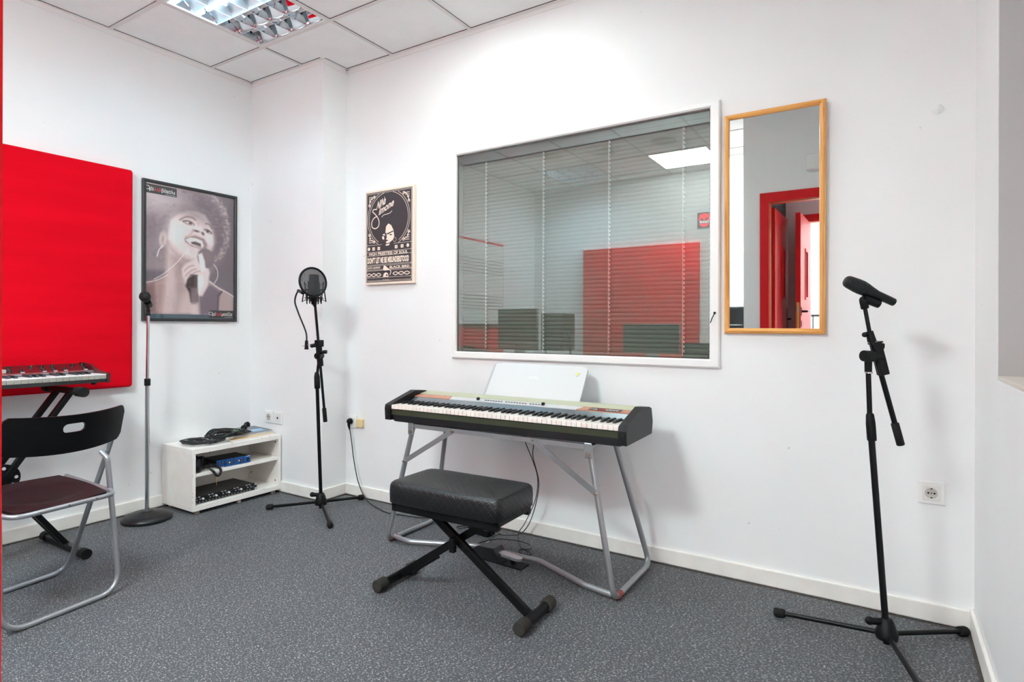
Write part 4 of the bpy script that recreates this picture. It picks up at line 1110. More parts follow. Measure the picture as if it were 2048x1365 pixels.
# ================================================================== FOLDING CHAIR
ch0 = Vector((1.085, -1.72, 0)); cF = V(-.9915, -.13, 0); cW = V(-.13, .9915, 0)
def cl(u, v, z): return ch0 + cF*u + cW*v + V(0, 0, z)
chair = thing('folding_chair', 'black and silver tube folding chair facing the red panel and small keyboard', 'chair', ch0 + cF*.2)
CT = mat('grey_chair_tube', (172, 174, 178), .33, .75)
r_ = .0105
m = MB().tube(fillet([cl(-.012, -.205, .765), cl(.085, -.207, .575), cl(.41, -.232, r_), cl(.41, .232, r_), cl(.085, .207, .575), cl(-.012, .205, .765)], [.4, .075, .075, .4], 8), r_, 12)
part('main_frame', m, CT, chair)
m = MB().tube(fillet([cl(.092, -.187, .578), cl(.055, -.190, .555), cl(.0, -.207, r_), cl(.0, .207, r_), cl(.055, .190, .555), cl(.092, .187, .578)], [.03, .085, .085, .03], 8), r_, 12)
part('rear_leg_frame', m, CT, chair)
m = MB().tube(fillet([cl(.33, -.182, .452), cl(-.018, -.188, .418), cl(-.018, .188, .418), cl(.33, .182, .452)], .06, 7), .0095, 12)
part('seat_rail', m, CT, chair)
m = MB()
for v_ in (-.197, .197):
    m.cyl(cl(.088, v_-.016, .578), cl(.088, v_+.016, .578), .007, n=10)
for v_ in (-.1, 0.0, .1): m.cyl(cl(-.030, v_, .419), cl(-.025, v_, .419), .004, n=8)
part('pivot_rivet', m, mat('rivet_steel', (196, 196, 196), .25, .9), chair)
# plywood seat with a shallow dish
sm = MB(); N = 26; vs = []
def seatz(u, v):
    z = .427+.034*(u/.36)
    d = ((u-.17)/.125)**2+(v/.145)**2
    if d < 1: z -= .010*(1-d)**.45
    return z
def so_(s_, t_):      # rounded square outline mapping
    e = .22; a = math.copysign(abs(s_), s_); return a, t_
ring = []
for i in range(N+1):
    for j in range(N+1):
        s_, t_ = -1+2*i/N, -1+2*j/N
        mm = max(abs(s_), abs(t_)); L_ = math.hypot(s_, t_)
        k = 1 if L_ < 1e-6 else (mm/L_)
        q = .80*k + .20 if mm > 0 else 1           # pull the corners in
        q = 1-(1-k)*.32*mm**3
        vs.append((.176+.184*s_*q, .177*t_*q))
top = [cl(u, v, seatz(u, v)) for u, v in vs]; bot = [cl(u, v, min(seatz(u, v), .427+.034*u/.36)-.011) for u, v in vs]
n1 = N+1; F_ = [(i*n1+j, i*n1+j+1, (i+1)*n1+j+1, (i+1)*n1+j) for i in range(N) for j in range(N)]
sm.add(top, F_, 0, True); sm.add(bot, [f[::-1] for f in F_])
edge = [i*n1 for i in range(n1)]+[N*n1+j for j in range(1, n1)]+[i*n1+N for i in range(N-1, -1, -1)]+[j for j in range(N-1, 0, -1)]
sm.add([top[i] for i in edge]+[bot[i] for i in edge], [(i, (i+1) % len(edge), len(edge)+(i+1) % len(edge), len(edge)+i) for i in range(len(edge))], 0, True)
part('seat', sm, mat('dark_brown_seat', (30, 16, 19), .42, spec=.35), chair)
# bent backrest with a hand slot
NB, NH = 44, 13; vs = []
def bk(s_, h, back=0.0):
    """s -1..1 across, h 0..1 up"""
    bow = -.058*(1-s_*s_); w_ = .216
    z0 = .640-.018*(1-s_*s_); z1 = .782-.012*(1-abs(s_)**2.0)
    if abs(s_) > .9: q = (abs(s_)-.9)/.1; z1 -= .030*q*q; z0 += .022*q*q
    z = z0+(z1-z0)*h; u = .012+bow-(z-.70)*.28
    return cl(u-back, w_*s_, z)
keep = lambda i, j: not (((-1+2*(i+.5)/NB)/.19)**4+(((j+.5)/NH-.66)/.125)**4 < 1)
fm, bm_ = [bk(-1+2*i/NB, j/NH) for i in range(NB+1) for j in range(NH+1)], [bk(-1+2*i/NB, j/NH, .012) for i in range(NB+1) for j in range(NH+1)]
# densify so the slot reads as a smooth pill: use explicit boundary vertices pushed to the pill outline
def pill(i, j):
    s_, h = -1+2*i/NB, j/NH
    return s_, h
q1 = NH+1; cells = [(i, j) for i in range(NB) for j in range(NH) if keep(i, j)]
mb = MB(); K = len(fm); faces = []
cset = set(cells)
for i, j in cells:
    a, b, c, d = i*q1+j, (i+1)*q1+j, (i+1)*q1+j+1, i*q1+j+1
    faces.append((a, d, c, b)); faces.append((K+a, K+b, K+c, K+d))
    for (ni, nj), (p, q) in (((i-1, j), (a, d)), ((i+1, j), (c, b)), ((i, j-1), (b, a)), ((i, j+1), (d, c))):
        if (ni, nj) not in cset: faces.append((p, K+p, K+q, q))
# round the slot corners
def slotfix(P, back):
    out = list(P); ci, cj = [], []
    for i in range(NB+1):
        for j in range(NH+1):
            s_, h = -1+2*i/NB, j/NH
            adj = [(i-1, j-1), (i, j-1), (i-1, j), (i, j)]
            inn = [c for c in adj if 0 <= c[0] < NB and 0 <= c[1] < NH]
            if len(inn) == 4 and any(c not in cset for c in inn) and any(c in cset for c in inn):
                # move the boundary vertex onto a pill: half length .19, half height .13 in (s, h)
                X, Y = s_*.216, (h-.66)*.142; hl_, hr_ = .024, .0165
                cx = max(-hl_, min(hl_, X)); dx, dy = X-cx, Y; L_ = math.hypot(dx, dy) or 1
                X, Y = cx+dx/L_*hr_, dy/L_*hr_
                out[i*q1+j] = bk(X/.216, .66+Y/.142, back)
    return out
mb.add(slotfix(fm, 0)+slotfix(bm_, .012), faces, 0, False)
bo = part('backrest', mb, mat('black_chair_back', (10, 10, 11), .4, spec=.2), chair)
m = MB()
for v_ in (-.205, .205): m.cyl(cl(-.009, v_*.955, .712), cl(.004, v_*.955, .712), .0055, n=10)
part('screw', m, MATS['rivet_steel'], bo)
m = MB()
for u_ in (.0, .41):
    for v_ in (-.14, .14): m.cyl(cl(u_, v_-.012, .0095), cl(u_, v_+.012, .0095), .0095, n=10)
part('floor_glide', m, mat('grey_glide', (120, 110, 102), .7), chair)

# ================================================================== SYNTHESIZER ON ITS STAND
sx0, sx1, sy0, sy1 = .135, .452, -2.09, -1.285
syn = thing('keyboard_synthesizer', 'small red and black synthesizer keyboard on an X stand before the red panel', 'keyboard', ((sx0+sx1)/2, (sy0+sy1)/2, .818))
SB = mat('synth_black', (30, 29, 30), .45); SR = mat('dark_red_synth_panel', (74, 22, 26), .35); CHK = mat_wood('dark_red_cheek', (84, 22, 26), (56, 14, 18), 'X')
m = MB().prism([(sx1-.006, .824), (sx1-.006, .842), (sx1-.14, .842), (sx1-.14, .846), (sx0, .846), (sx0, .824)][::-1], ((0, sy0, 0), (1, 0, 0), (0, 0, 1)), -(sy1-sy0))
part('body', m, SB, syn)
m = MB().prism([(sx1-.145, .846), (sx1-.15, .874), (sx0+.004, .908), (sx0, .846)][::-1], ((0, sy0+.014, 0), (1, 0, 0), (0, 0, 1)), -(sy1-sy0-.028))
part('control_panel', m, SR, syn)
m = MB().prism([(sx1-.142, .868), (sx1-.143, .876), (sx1-.160, .880), (sx1-.160, .868)][::-1], ((0, sy0+.014, 0), (1, 0, 0), (0, 0, 1)), -(sy1-sy0-.028))
part('silver_trim', m, mat('brushed_trim', (168, 170, 174), .3, .85), syn)
for y in (sy0, sy1-.014):
    pts = [(sx1, .822), (sx1, .868)]+[(v.x, v.y) for v in smooth([(sx1-.02, .872, 0), (sx1-.08, .876, 0), (sx1-.14, .889, 0), (sx1-.2, .907, 0), (sx0+.01, .914, 0)], 4)]+[(sx0-.004, .905), (sx0-.004, .822)]
    part('end_cheek', MB().prism(pts[::-1], ((0, y, 0), (1, 0, 0), (0, 0, 1)), -.014), CHK, syn)
nW = 29; wp_ = (sy1-sy0-.030)/nW
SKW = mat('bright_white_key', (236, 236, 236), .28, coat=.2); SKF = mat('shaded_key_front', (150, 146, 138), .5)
for i in range(nW):
    y1_ = sy1-.015-i*wp_
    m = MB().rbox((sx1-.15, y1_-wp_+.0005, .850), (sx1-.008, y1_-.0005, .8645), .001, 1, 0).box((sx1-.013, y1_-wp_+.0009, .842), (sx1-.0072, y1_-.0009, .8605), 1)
    part('white_key', m, [SKW, SKF], syn)
    if i and (nW-1-i) % 7 in (0, 1, 3, 4, 5):
        yb = y1_+.0
        b = MB().prism([(sx1-.058, .8645), (sx1-.066, .876), (sx1-.15, .876), (sx1-.15, .8645)][::-1], ((0, yb-.0055, 0), (1, 0, 0), (0, 0, 1)), -.011)
        part('black_key', b, KB, syn)
KN = mat('knob_black', (18, 18, 19), .4); BT = mat('pale_button', (176, 170, 168), .45)
def pan(x, dz=0): return .874+(sx1-.15-x)*(.034/(sx1-.15-sx0-.004))+dz
for i in range(17):
    y = sy1-.035-i*.044
    for j, x in enumerate((sx1-.20, sx1-.255)):
        if (i*3+j) % 4 == 3: continue
        z = pan(x); part('knob', MB().cyl((x, y+(.012 if j else 0), z-.002), (x, y+(.012 if j else 0), z+.013), .0085, .0065, n=12), KN, syn)
    if i % 2 == 0 or i in (3, 9):
        part('panel_button', MB().rbox((sx1-.184, y-.008, pan(sx1-.178)-.002), (sx1-.172, y+.006, pan(sx1-.178)+.005), .0015, 1), BT, syn)
part('display', MB().box((sx1-.235, sy1-.40, pan(sx1-.21)-.008), (sx1-.19, sy1-.36, pan(sx1-.21)+.012)), BT, syn)
m = MB()
for y in (sy1-.06, sy0+.06):
    for x in (sx1-.035, sx0+.04): m.cyl((x, y, .8145), (x, y, .826), .011, n=12)
part('rubber_foot', m, RUBBER, syn)

ks = thing('keyboard_stand', 'black double braced X stand under the small synthesizer', 'keyboard stand', (.31, -1.69, 0))
yA, yB = -1.43, -1.95; zt2 = .797
for nm, (ya, yb) in (('leg', (yA, yB)), ('leg', (yB, yA))):
    for dx in ((-.028, .028) if ya == yA else (-.075, .075)):
        m = MB().bar((.31+dx, ya, .03), (.31+dx, yb, zt2-.012), .024, .03, (1, 0, 0), r=.003)
        part('leg', m, BLACKM, ks)
for y, nm in ((yA, 'foot_bar'), (yB, 'foot_bar')):
    fo = part('foot_bar', MB().rbox((.12, y-.016, .008), (.52, y+.016, .038), .005, 2), BLACKM, ks)
    for x0, x1 in ((.085, .125), (.515, .556)): part('rubber_cap', MB().cyl((x0, y, .0245), (x1, y, .0245), .0235, n=16), RUBBER, fo)
for y in (yA, yB):
    ab = part('support_arm', MB().rbox((.14, y-.016, zt2-.022), (.47, y+.016, zt2+.006), .004, 2), BLACKM, ks)
    part('rubber_cap', MB().cyl((.46, y, zt2-.008), (.522, y, zt2-.008), .0235, n=18).cyl((.521, y, zt2-.008), (.5225, y, zt2-.008), .015, n=14), RUBBER, ab)
    part('rubber_cap', MB().cyl((.10, y, zt2-.008), (.15, y, zt2-.008), .0225, n=18), RUBBER, ab)
m = MB().cyl((.37, -1.69, .414), (.385, -1.69, .414), .062, n=28); lk_ = part('locking_disc', m, BLACKP, ks)
m = MB()
for i in range(8):
    a = 2*PI*i/8; m.cyl((.385, -1.69+.045*math.cos(a), .414+.045*math.sin(a)), (.3862, -1.69+.045*math.cos(a), .414+.045*math.sin(a)), .0075, n=10)
part('locking_hole', m, mat('light_hole', (190, 190, 190), .4), lk_)
part('pivot_tube', MB().cyl((.22, -1.69, .414), (.40, -1.69, .414), .016, n=14), BLACKM, ks)

# ================================================================== MICROPHONE STANDS
def mic_body(t, head, tail, r_head, style, mats_):
    """handheld microphone from grille (head) to connector end (tail)"""
    h, e = Vector(head), Vector(tail); d = (e-h); L_ = d.length; d.normalize()
    if style == 'ball':
        part('grille', MB().lathe(h, d, [(0, .001), (.003, r_head*.5), (.01, r_head*.83), (.024, r_head), (.034, r_head), (.045, r_head*.88), (.052, r_head*.74)], 22), mats_[0], t)
        part('handle', MB().lathe(h+d*.05, d, [(0, r_head*.78), (.01, r_head*.76), (.03, r_head*.6), (L_-.06, r_head*.46), (L_-.05, r_head*.44)], 20), mats_[1], t)
    else:
        part('grille', MB().lathe(h, d, [(0, .001), (.001, r_head*.62), (.006, r_head*.8), (.014, r_head*.88), (.045, r_head), (.058, r_head*1.0)], 24), mats_[0], t)
        part('collar', MB().lathe(h+d*.056, d, [(0, r_head*1.02), (.012, r_head*1.0), (.014, r_head*.9), (.017, r_head*.97), (.026, r_head*.9)], 24), mats_[1], t)
        part('handle', MB().lathe(h+d*.08, d, [(0, r_head*.9), (.02, r_head*.74), (.04, r_head*.6), (L_-.082, r_head*.56), (L_-.08, r_head*.5)], 22), mats_[1], t)
MESHB = mat('black_mic_mesh', (14, 14, 15), .6, .3, bump=(900, .6)); MICB = mat('black_mic_body', (16, 16, 17), .42, spec=.25)

# (a) straight stand with round base
rb = thing('microphone_stand', 'straight chrome microphone stand with heavy round black base near the white shelf', 'microphone stand', (.19, -.98, 0))
part('base', MB().lathe((.19, -.98, 0), (0, 0, 1), [(0, .122), (.006, .128), (.016, .127), (.03, .112), (.040, .088), (.043, .07), (.0455, .066), (.0455, .052), (.048, .048), (.048, .034), (.052, .03), (.053, .014)], 48), mat('cast_black_base', (16, 16, 18), .4, spec=.4), rb)
part('lower_tube', MB().cyl((.19, -.98, .05), (.19, -.98, .79), .0118, n=20), CHROME, rb)
part('upper_tube', MB().cyl((.19, -.98, .79), (.1935, -.978, 1.170), .0085, n=18), CHROME, rb)
prof = [(0, .013), (.003, .0165)]+sum([[(.006+i*.006, .0165), (.0085+i*.006, .0158)] for i in range(5)], [])+[(.038, .0165), (.041, .012)]
part('clutch', MB().lathe((.19, -.98, .765), (0, 0, 1), prof, 20), BLACKP, rb)
m = MB().cyl((.1935, -.978, 1.164), (.1935, -.978, 1.19), .0115, .009, n=14).cyl((.1935, -.978, 1.185), (.191, -.981, 1.236), .0085, n=12).ball((.1935, -.978, 1.194), .011).cyl((.205, -.990, 1.243), (.168, -.96, 1.224), .0185, .0165, n=16)
part('clip', m, BLACKP, rb)
mA = thing('microphone', 'black ball head microphone clipped on the straight chrome stand', 'microphone', (.2, -.99, 1.2))
mic_body(mA, (.250, -1.031, 1.281), (.141, -.941, 1.225), .029, 'ball', (MESHB, MICB))

def tripod(t, c, feet, hubz, topz, pole_top, rfoot=.019, collar=True):
    """hub, three legs with rubber feet; returns nothing, adds parts to t"""
    c = Vector(c)
    part('hub', MB().lathe((c.x, c.y, hubz-.04), (0, 0, 1), [(0, .022), (.002, .034), (.016, .036), (.034, .031), (.058, .024), (.070, .017), (.072, .012)], 20), BLACKP, t)
    part('locking_knob', MB().cyl(c+V(-.045, -.02, hubz+.018), c+V(-.012, -.006, hubz+.018), .012, n=12).ball(c+V(-.05, -.022, hubz+.018), .0145, .0145, .0145, 12, 8), BLACKP, t)
    part('lower_tube', MB().cyl((c.x, c.y, .022), (c.x, c.y, hubz), .0115, n=14), BLACKM, t)
    for f in feet:
        f = Vector(f); a = c+V(0, 0, hubz-.022); d = (f-a).normalized(); a = a+d*.025
        lg = part('leg', MB().cyl(a, f, .0088, n=12), BLACKM, t)
        part('rubber_foot', MB().lathe(f-d*.022, d, [(0, .0125), (.004, .016), (.03, .0168), (.038, .0145), (.04, .006)], 16), RUBBER, lg)

# (b) boom stand with pop filter, in front of the column
tb_ = thing('microphone_stand', 'black tripod boom stand by the column, holding the large studio microphone', 'microphone stand', (.904, -.347, 0))
hub = V(.904, -.347, 0)
tripod(tb_, hub, [(.612, -.487, .0168), (.926, -.045, .0168), (1.174, -.51, .0168)], .082, .1, None)
p0, p1 = V(.904, -.347, .09), V(.882, -.361, .80)
part('pole', MB().cyl(p0, p1, .0105, n=14), BLACKM, tb_)
d = (p1-p0).normalized(); g0 = V(.8845, -.3595, .734)
part('height_grip', MB().lathe(g0, d, [(0, .013), (.003, .0168), (.02, .0172), (.07, .0168), (.088, .0135), (.10, .010)], 8), BLACKP, tb_)
pv = V(.893, -.353, .93)
part('upper_tube', MB().cyl(p1, pv, .0082, n=12), BLACKM, tb_)
b0, b1 = V(.926, -.334, .536), V(.868, -.370, 1.29)
m = MB().cyl(pv+V(.028, -.052, .002)*.5, pv-V(.028, -.052, 0)*.5, .02, n=18); part('tilt_knob', m.cyl(pv+V(.02, -.038, .002), pv+V(.012, -.024, .002), .008, n=10), BLACKP, tb_)
cd = (b1-b0).normalized(); ca_ = b0+cd*((.868-.536)/cd.z); cb_ = b0+cd*((1.004-.536)/cd.z)
part('clamp', MB().bar(ca_, cb_, .026, .03, (0, -1, 0), r=.005), BLACKP, tb_)
part('clamp_knob', MB().cyl(cb_+V(.0, .0, -.05), cb_+V(.032, .018, -.05), .008, n=10).cyl(cb_+V(.026, .015, -.05), cb_+V(.044, .025, -.05), .011, n=12), BLACKP, tb_)
part('boom', MB().cyl(b0, b1, .0078, n=12), BLACKM, tb_)
part('boom_grip', MB().lathe(b0, cd, [(0, .010), (.003, .0125), (.08, .0125), (.085, .009)], 14), RUBBER, tb_)
cm_ = thing('condenser_microphone', 'black studio condenser microphone in a shock mount behind the round pop filter', 'microphone', b1)
mc = V(.868, -.372, 1.252)
part('body', MB().lathe(mc, (0, 0, 1), [(0, .018), (.004, .0225), (.07, .0225), (.075, .025)], 20), MICB, cm_)
part('grille', MB().lathe(mc+V(0, 0, .075), (0, 0, 1), [(0, .0275), (.004, .0285), (.082, .0285), (.088, .024), (.09, .001)], 22), mat('dark_grille', (52, 50, 50), .45, .6, bump=(700, .7)), cm_)
sh = MB()
for zz, rr in ((1.275, .052), (1.325, .056)):
    sh.tube([(mc.x+rr*math.cos(2*PI*i/28), mc.y+rr*math.sin(2*PI*i/28), zz) for i in range(28)], .003, 6, closed=True)
part('shock_mount_ring', sh, BLACKM, cm_)
for i in range(4):
    a = R(20+90*i); c_, s_ = math.cos(a), math.sin(a)
    part('shock_mount_arm', MB().tube([(mc.x+.046*c_, mc.y+.046*s_, 1.24), (mc.x+.056*c_, mc.y+.056*s_, 1.325), (mc.x+.064*c_, mc.y+.064*s_, 1.372)], .0036, 8).tube([(mc.x+.066*c_, mc.y+.066*s_, 1.325), (mc.x+.078*c_, mc.y+.078*s_, 1.252)], .0034, 8), BLACKP, cm_)
    el = MB()
    for k in (-1, 1):
        q = a+k*R(38); el.cyl((mc.x+.062*c_, mc.y+.062*s_, 1.368), (mc.x+.024*math.cos(q), mc.y+.024*math.sin(q), 1.318), .0011, n=5)
        el.cyl((mc.x+.076*c_, mc.y+.076*s_, 1.254), (mc.x+.024*math.cos(q), mc.y+.024*math.sin(q), 1.285), .0011, n=5)
    part('elastic_cord', el, BLACKP, cm_)
part('mount_bracket', MB().rbox((mc.x-.012, mc.y-.012, 1.236), (mc.x+.012, mc.y+.012, 1.255), .003).cyl(b1-cd*.06, V(mc.x, mc.y, 1.24), .011, n=12), BLACKP, cm_)
# pop filter on its gooseneck
camv = Vector((3.751, -2.733, 1.109)); pcn = V(.861, -.374, 1.377); tocam = (camv-pcn).normalized(); pcn = pcn+tocam*.12
pcn += V(.0, .0, -.006)
nrm = (tocam+V(.34, .40, .18)).normalized(); x_, y_ = ortho(nrm)
pf = thing('pop_filter', 'round black mesh pop filter on a gooseneck in front of the studio microphone', 'pop filter', pcn)
part('ring', MB().tube([pcn+x_*(.082*math.cos(2*PI*i/48))+y_*(.082*math.sin(2*PI*i/48)) for i in range(48)], .0062, 10, closed=True), BLACKP, pf)
pm = bpy.data.materials.new('nylon_mesh'); pm.use_nodes = True; nt = pm.node_tree; nt.nodes.clear()
o_ = node(nt, 'ShaderNodeOutputMaterial'); mx = node(nt, 'ShaderNodeMixShader'); t_ = node(nt, 'ShaderNodeBsdfTransparent'); dfs = node(nt, 'ShaderNodeBsdfPrincipled')
dfs.inputs['Base Color'].default_value = (.035, .036, .04, 1); dfs.inputs['Roughness'].default_value = .5
tc = node(nt, 'ShaderNodeTexCoord'); nz_ = node(nt, 'ShaderNodeTexNoise'); nz_.inputs['Scale'].default_value = 90; nz_.inputs['Detail'].default_value = 3
mp_ = node(nt, 'ShaderNodeMapping'); mp_.inputs['Rotation'].default_value = (.4, .3, .9); mp_.inputs['Scale'].default_value = (1, 4, 1)
rr_ = node(nt, 'ShaderNodeMapRange'); rr_.inputs['From Min'].default_value = .3; rr_.inputs['From Max'].default_value = .7; rr_.inputs['To Min'].default_value = .5; rr_.inputs['To Max'].default_value = .68
nt.links.new(tc.outputs['Object'], mp_.inputs[0]); nt.links.new(mp_.outputs[0], nz_.inputs['Vector']); nt.links.new(nz_.outputs['Fac'], rr_.inputs['Value'])
nt.links.new(rr_.outputs[0], mx.inputs[0]); nt.links.new(t_.outputs[0], mx.inputs[1]); nt.links.new(dfs.outputs[0], mx.inputs[2]); nt.links.new(mx.outputs[0], o_.inputs[0])
part('mesh_screen', MB().lathe(pcn-nrm*.0006, nrm, [(0, .080), (.0012, .080)], 48), pm, pf)
gb = V(.829, -.394, .992)
ge = pcn - V(.846, .533, 0)*.057 + V(0, 0, -.062)
gn = [gb+V(0, 0, .02), gb+V(-.006, 0, .08), V(.785, -.42, 1.19), V(.768, -.43, 1.26), V(.80, -.43, 1.318), ge]
part('gooseneck', MB().tube(smooth(gn, 10), .0048, 8), mat('gooseneck_black', (30, 30, 31), .5, .3), pf)
part('neck_joint', MB().cyl(V(.80, -.43, 1.318), ge, .0095, .011, n=12).cyl(gb-V(0, 0, .024), gb+V(0, 0, .03), .0125, .009, n=14), BLACKP, pf)
part('clamp_arm', MB().bar(gb+V(-.02, -.012, -.004), V(.895, -.352, 1.012), .016, .003, (0, 0, 1)), SILVER, pf)
part('stand_clamp', MB().rbox((.873, -.374, .985), (.913, -.334, 1.025), .004, 2).cyl((.866, -.372, .992), (.885, -.36, .992), .011, n=12).ball((.858, -.377, .99), .012), BLACKP, pf)

# (c) boom stand in the right corner
tc_ = thing('microphone_stand', 'black tripod boom microphone stand standing in the right corner', 'microphone stand', (3.757, -.318, 0))
hc = V(3.757, -.318, 0)
tripod(tc_, hc, [(3.409, -.268, .0168), (3.990, -.060, .0168), (3.872, -.655, .0168)], .078, .1, None)
p0, p1 = hc+V(-.003, 0, .09), V(3.706, -.341, .80)
part('pole', MB().cyl(p0, p1, .0105, n=16), BLACKM, tc_); d = (p1-p0).normalized()
part('height_grip', MB().lathe(V(3.7125, -.338, .718), d, [(0, .0118), (.002, .0150), (.01, .0155), (.06, .0155), (.088, .0132), (.095, .0105)], 10), BLACKP, tc_)
pv = V(3.7, -.345, 1.008)
part('upper_tube', MB().cyl(p1, pv-V(-.001, 0, .05), .0084, n=14), BLACKM, tc_)
part('chrome_ring', MB().cyl(pv+V(.0015, .001, -.057), pv+V(.0015, .001, -.052), .0125, n=16), CHROME, tc_)
part('swivel', MB().lathe(pv+V(.001, .001, -.052), (0, 0, 1), [(0, .0115), (.034, .0122), (.044, .016)], 14).cyl(pv+V(.01, .006, .0), pv+V(.040, .020, .002), .017, n=16), BLACKP, tc_)
part('tilt_knob', MB().cyl(pv+V(-.012, -.026, .004), pv+V(.014, .004, .002), .019, n=20).cyl(pv+V(.008, -.026, .003), pv+V(.012, -.030, .003), .008, n=12), BLACKP, tc_)
b0, b1 = V(3.797, -.285, .703), V(3.705, -.343, 1.09); bd = (b1-b0).normalized()
part('boom', MB().cyl(b0, b1, .0088, n=14), BLACKM, tc_)
part('boom_grip', MB().lathe(b0, bd, [(0, .0105), (.002, .0128), (.078, .0128), (.08, .009)], 16), RUBBER, tc_)
k0, k1 = V(3.7455, -.3175, .946), V(3.7215, -.331, 1.056)
part('clamp', MB().bar(k0, k1, .030, .030, (.53, -.85, 0), r=.003).bar(k1-(k1-k0).normalized()*.002, k1+(k1-k0).normalized()*.003, .034, .034, (.53, -.85, 0)), BLACKP, tc_)
part('clamp_knob', MB().cyl(k1+V(.008, .008, -.01), k1+V(.024, .014, -.012), .011, n=12), BLACKP, tc_)
part('boom_sleeve', MB().cyl(b1-bd*.03, b1+bd*.006, .0145, .012, n=14).ball(b1-bd*.006+V(-.016, -.012, 0), .009), BLACKP, tc_)
t1_ = V(3.690, -.351, 1.182)
part('extension_tube', MB().cyl(b1, t1_, .0066, n=12), BLACKM, tc_)
m = MB().lathe(t1_-bd*.008, bd, [(0, .0115), (.004, .0135), (.028, .0125), (.036, .011), (.042, .006)], 14)
m.cyl(t1_+V(-.004, .0, .03), t1_+V(.042, .026, .008), .0165, .0145, n=16)
part('clip', m, BLACKP, tc_)
mB = thing('microphone', 'black handheld microphone clipped on the right corner stand', 'microphone', (3.7, -.345, 1.215))
mic_body(mB, (3.633, -.388, 1.272), (3.776, -.298, 1.196), .0245, 'taper', (MESHB, MICB))

# ================================================================== LOW WHITE SHELF AND WHAT IT HOLDS
shf = thing('shelf_unit', 'low white chipped shelf bench standing in the left corner', 'shelf', (.18, -.505, 0))
SX0, SX1, SY0, SY1 = .014, .348, -.806, -.212
WSH = mat('white_melamine', (246, 242, 236), .4, vary=(14, .03))
part('top', MB().rbox((SX0, SY0, .356), (SX1, SY1, .386), .0015, 1), WSH, shf)
part('bottom', MB().rbox((SX0, SY0, .022), (SX1, SY1, .052), .0015, 1), WSH, shf)
for y0, y1 in ((SY0, SY0+.018), (SY1-.018, SY1)): part('side', MB().rbox((SX0, y0, .052), (SX1, y1, .356), .001, 1), WSH, shf)
part('back', MB().box((SX0, SY0+.018, .052), (SX0+.006, SY1-.018, .356)), WSH, shf)
part('shelf', MB().rbox((SX0+.006, SY0+.018, .219), (SX1-.01, SY1-.018, .239), .001, 1), WSH, shf)
m = MB()
for x in (SX0+.03, SX1-.03):
    for y in (SY0+.04, -.5, SY1-.04): m.cyl((x, y, 0), (x, y, .022), .016, n=12)
part('foot', m, mat('beige_foot', (170, 158, 144), .6), shf)
m = MB(); rr = random.Random(5)
for i in range(17):
    if i % 3: 
        y = rr.uniform(SY0+.01, SY1-.01); z = rr.choice((.3855, .3565, .0515)); s_ = rr.uniform(.0006, .0018); m.box((SX1-.001, y-s_*2, z-s_), (SX1+.0004, y+s_*2, z+s_*.6))
    else:
        z = rr.uniform(.06, .34); s_ = rr.uniform(.0006, .0014); m.box((SX1-.001, SY0-.0004, z-s_*2), (SX1+.0004, SY0+s_, z+s_*2))
part('chipped_edge', m, mat('bare_chipboard', (92, 72, 56), .9), shf)
m = MB()
for z in (.335, .08): m.cyl((SX1-.035, SY1-.0185, z), (SX1-.035, SY1-.0175, z), .0055, n=10)
for z in (.10, .335): m.cyl((SX0+.04, SY1-.0185, z), (SX0+.04, SY1-.0175, z), .0055, n=10)
for x in (SX1-.05, SX0+.06):
    for i in range(7): m.cyl((x, SY1-.0184, .12+i*.03), (x, SY1-.0176, .12+i*.03), .0018, n=8)
part('screw_hole', m, mat('dark_screw', (60, 52, 46), .5), shf)

# 1U rack unit with knobs, lower bay
rk = thing('rack_preamp', 'black one unit rack device with rows of knobs on the bottom of the shelf', 'audio rack unit', (.21, -.585, .053))
ry0, ry1 = SY0+.020, -.372
part('case', MB().rbox((.10, ry0+.002, .056), (.318, ry1-.022, .099), .001, 1), mat('rack_black', (40, 39, 38), .5), rk)
part('front_panel', MB().rbox((.318, ry0, .054), (.322, ry1, .100), .0008, 1), mat('rack_panel', (26, 26, 27), .4), rk)
part('rack_foot', MB().box((.12, ry0+.02, .052), (.30, ry1-.04, .0562)), RUBBER, rk)
WK = mat('white_cap', (220, 220, 218), .4); ST = mat('steel_dot', (170, 168, 164), .3, .8)
part('trim_line', MB().box((.322, ry0, .0560), (.3226, ry1-.04, .0572)), ST, rk)
yy = ry0+.014; i = 0
while yy < ry1-.05:
    if i % 4 in (0, 1):
        part('knob', MB().cyl((.322, yy, .083), (.332, yy, .083), .0075, .0065, n=12).box((.332, yy-.005, .080), (.3325, yy+.005, .086)), [KN], rk)
        part('knob_marking', MB().box((.3222, yy-.007, .0925), (.3226, yy+.005, .0965)).box((.3325, yy-.004, .081), (.333, yy+.004, .085)), WK, rk)
    else:
        part('knob', MB().cyl((.322, yy, .081), (.331, yy, .081), .006, n=10), WK if i % 4 == 2 else KN, rk)
    part('switch', MB().cyl((.322, yy, .064), (.327, yy, .064), .0035, n=8), ST, rk)
    yy += .0205; i += 1
m = MB()
for z in (.062, .092): m.box((.3221, ry1-.016, z-.006), (.3226, ry1-.003, z+.006))
part('rack_ear', m, LWH, rk)
m = MB()
for z in (.062, .092): m.cyl((.3226, ry1-.009, z), (.3230, ry1-.009, z), .0035, n=10)
part('rack_ear_slot', m, BLACKP, rk)
part('panel_dashes', MB().box((.3222, ry1-.046, .0745), (.3226, ry1-.034, .0775)).box((.3222, ry1-.031, .0745), (.3226, ry1-.022, .0775)), ST, rk)

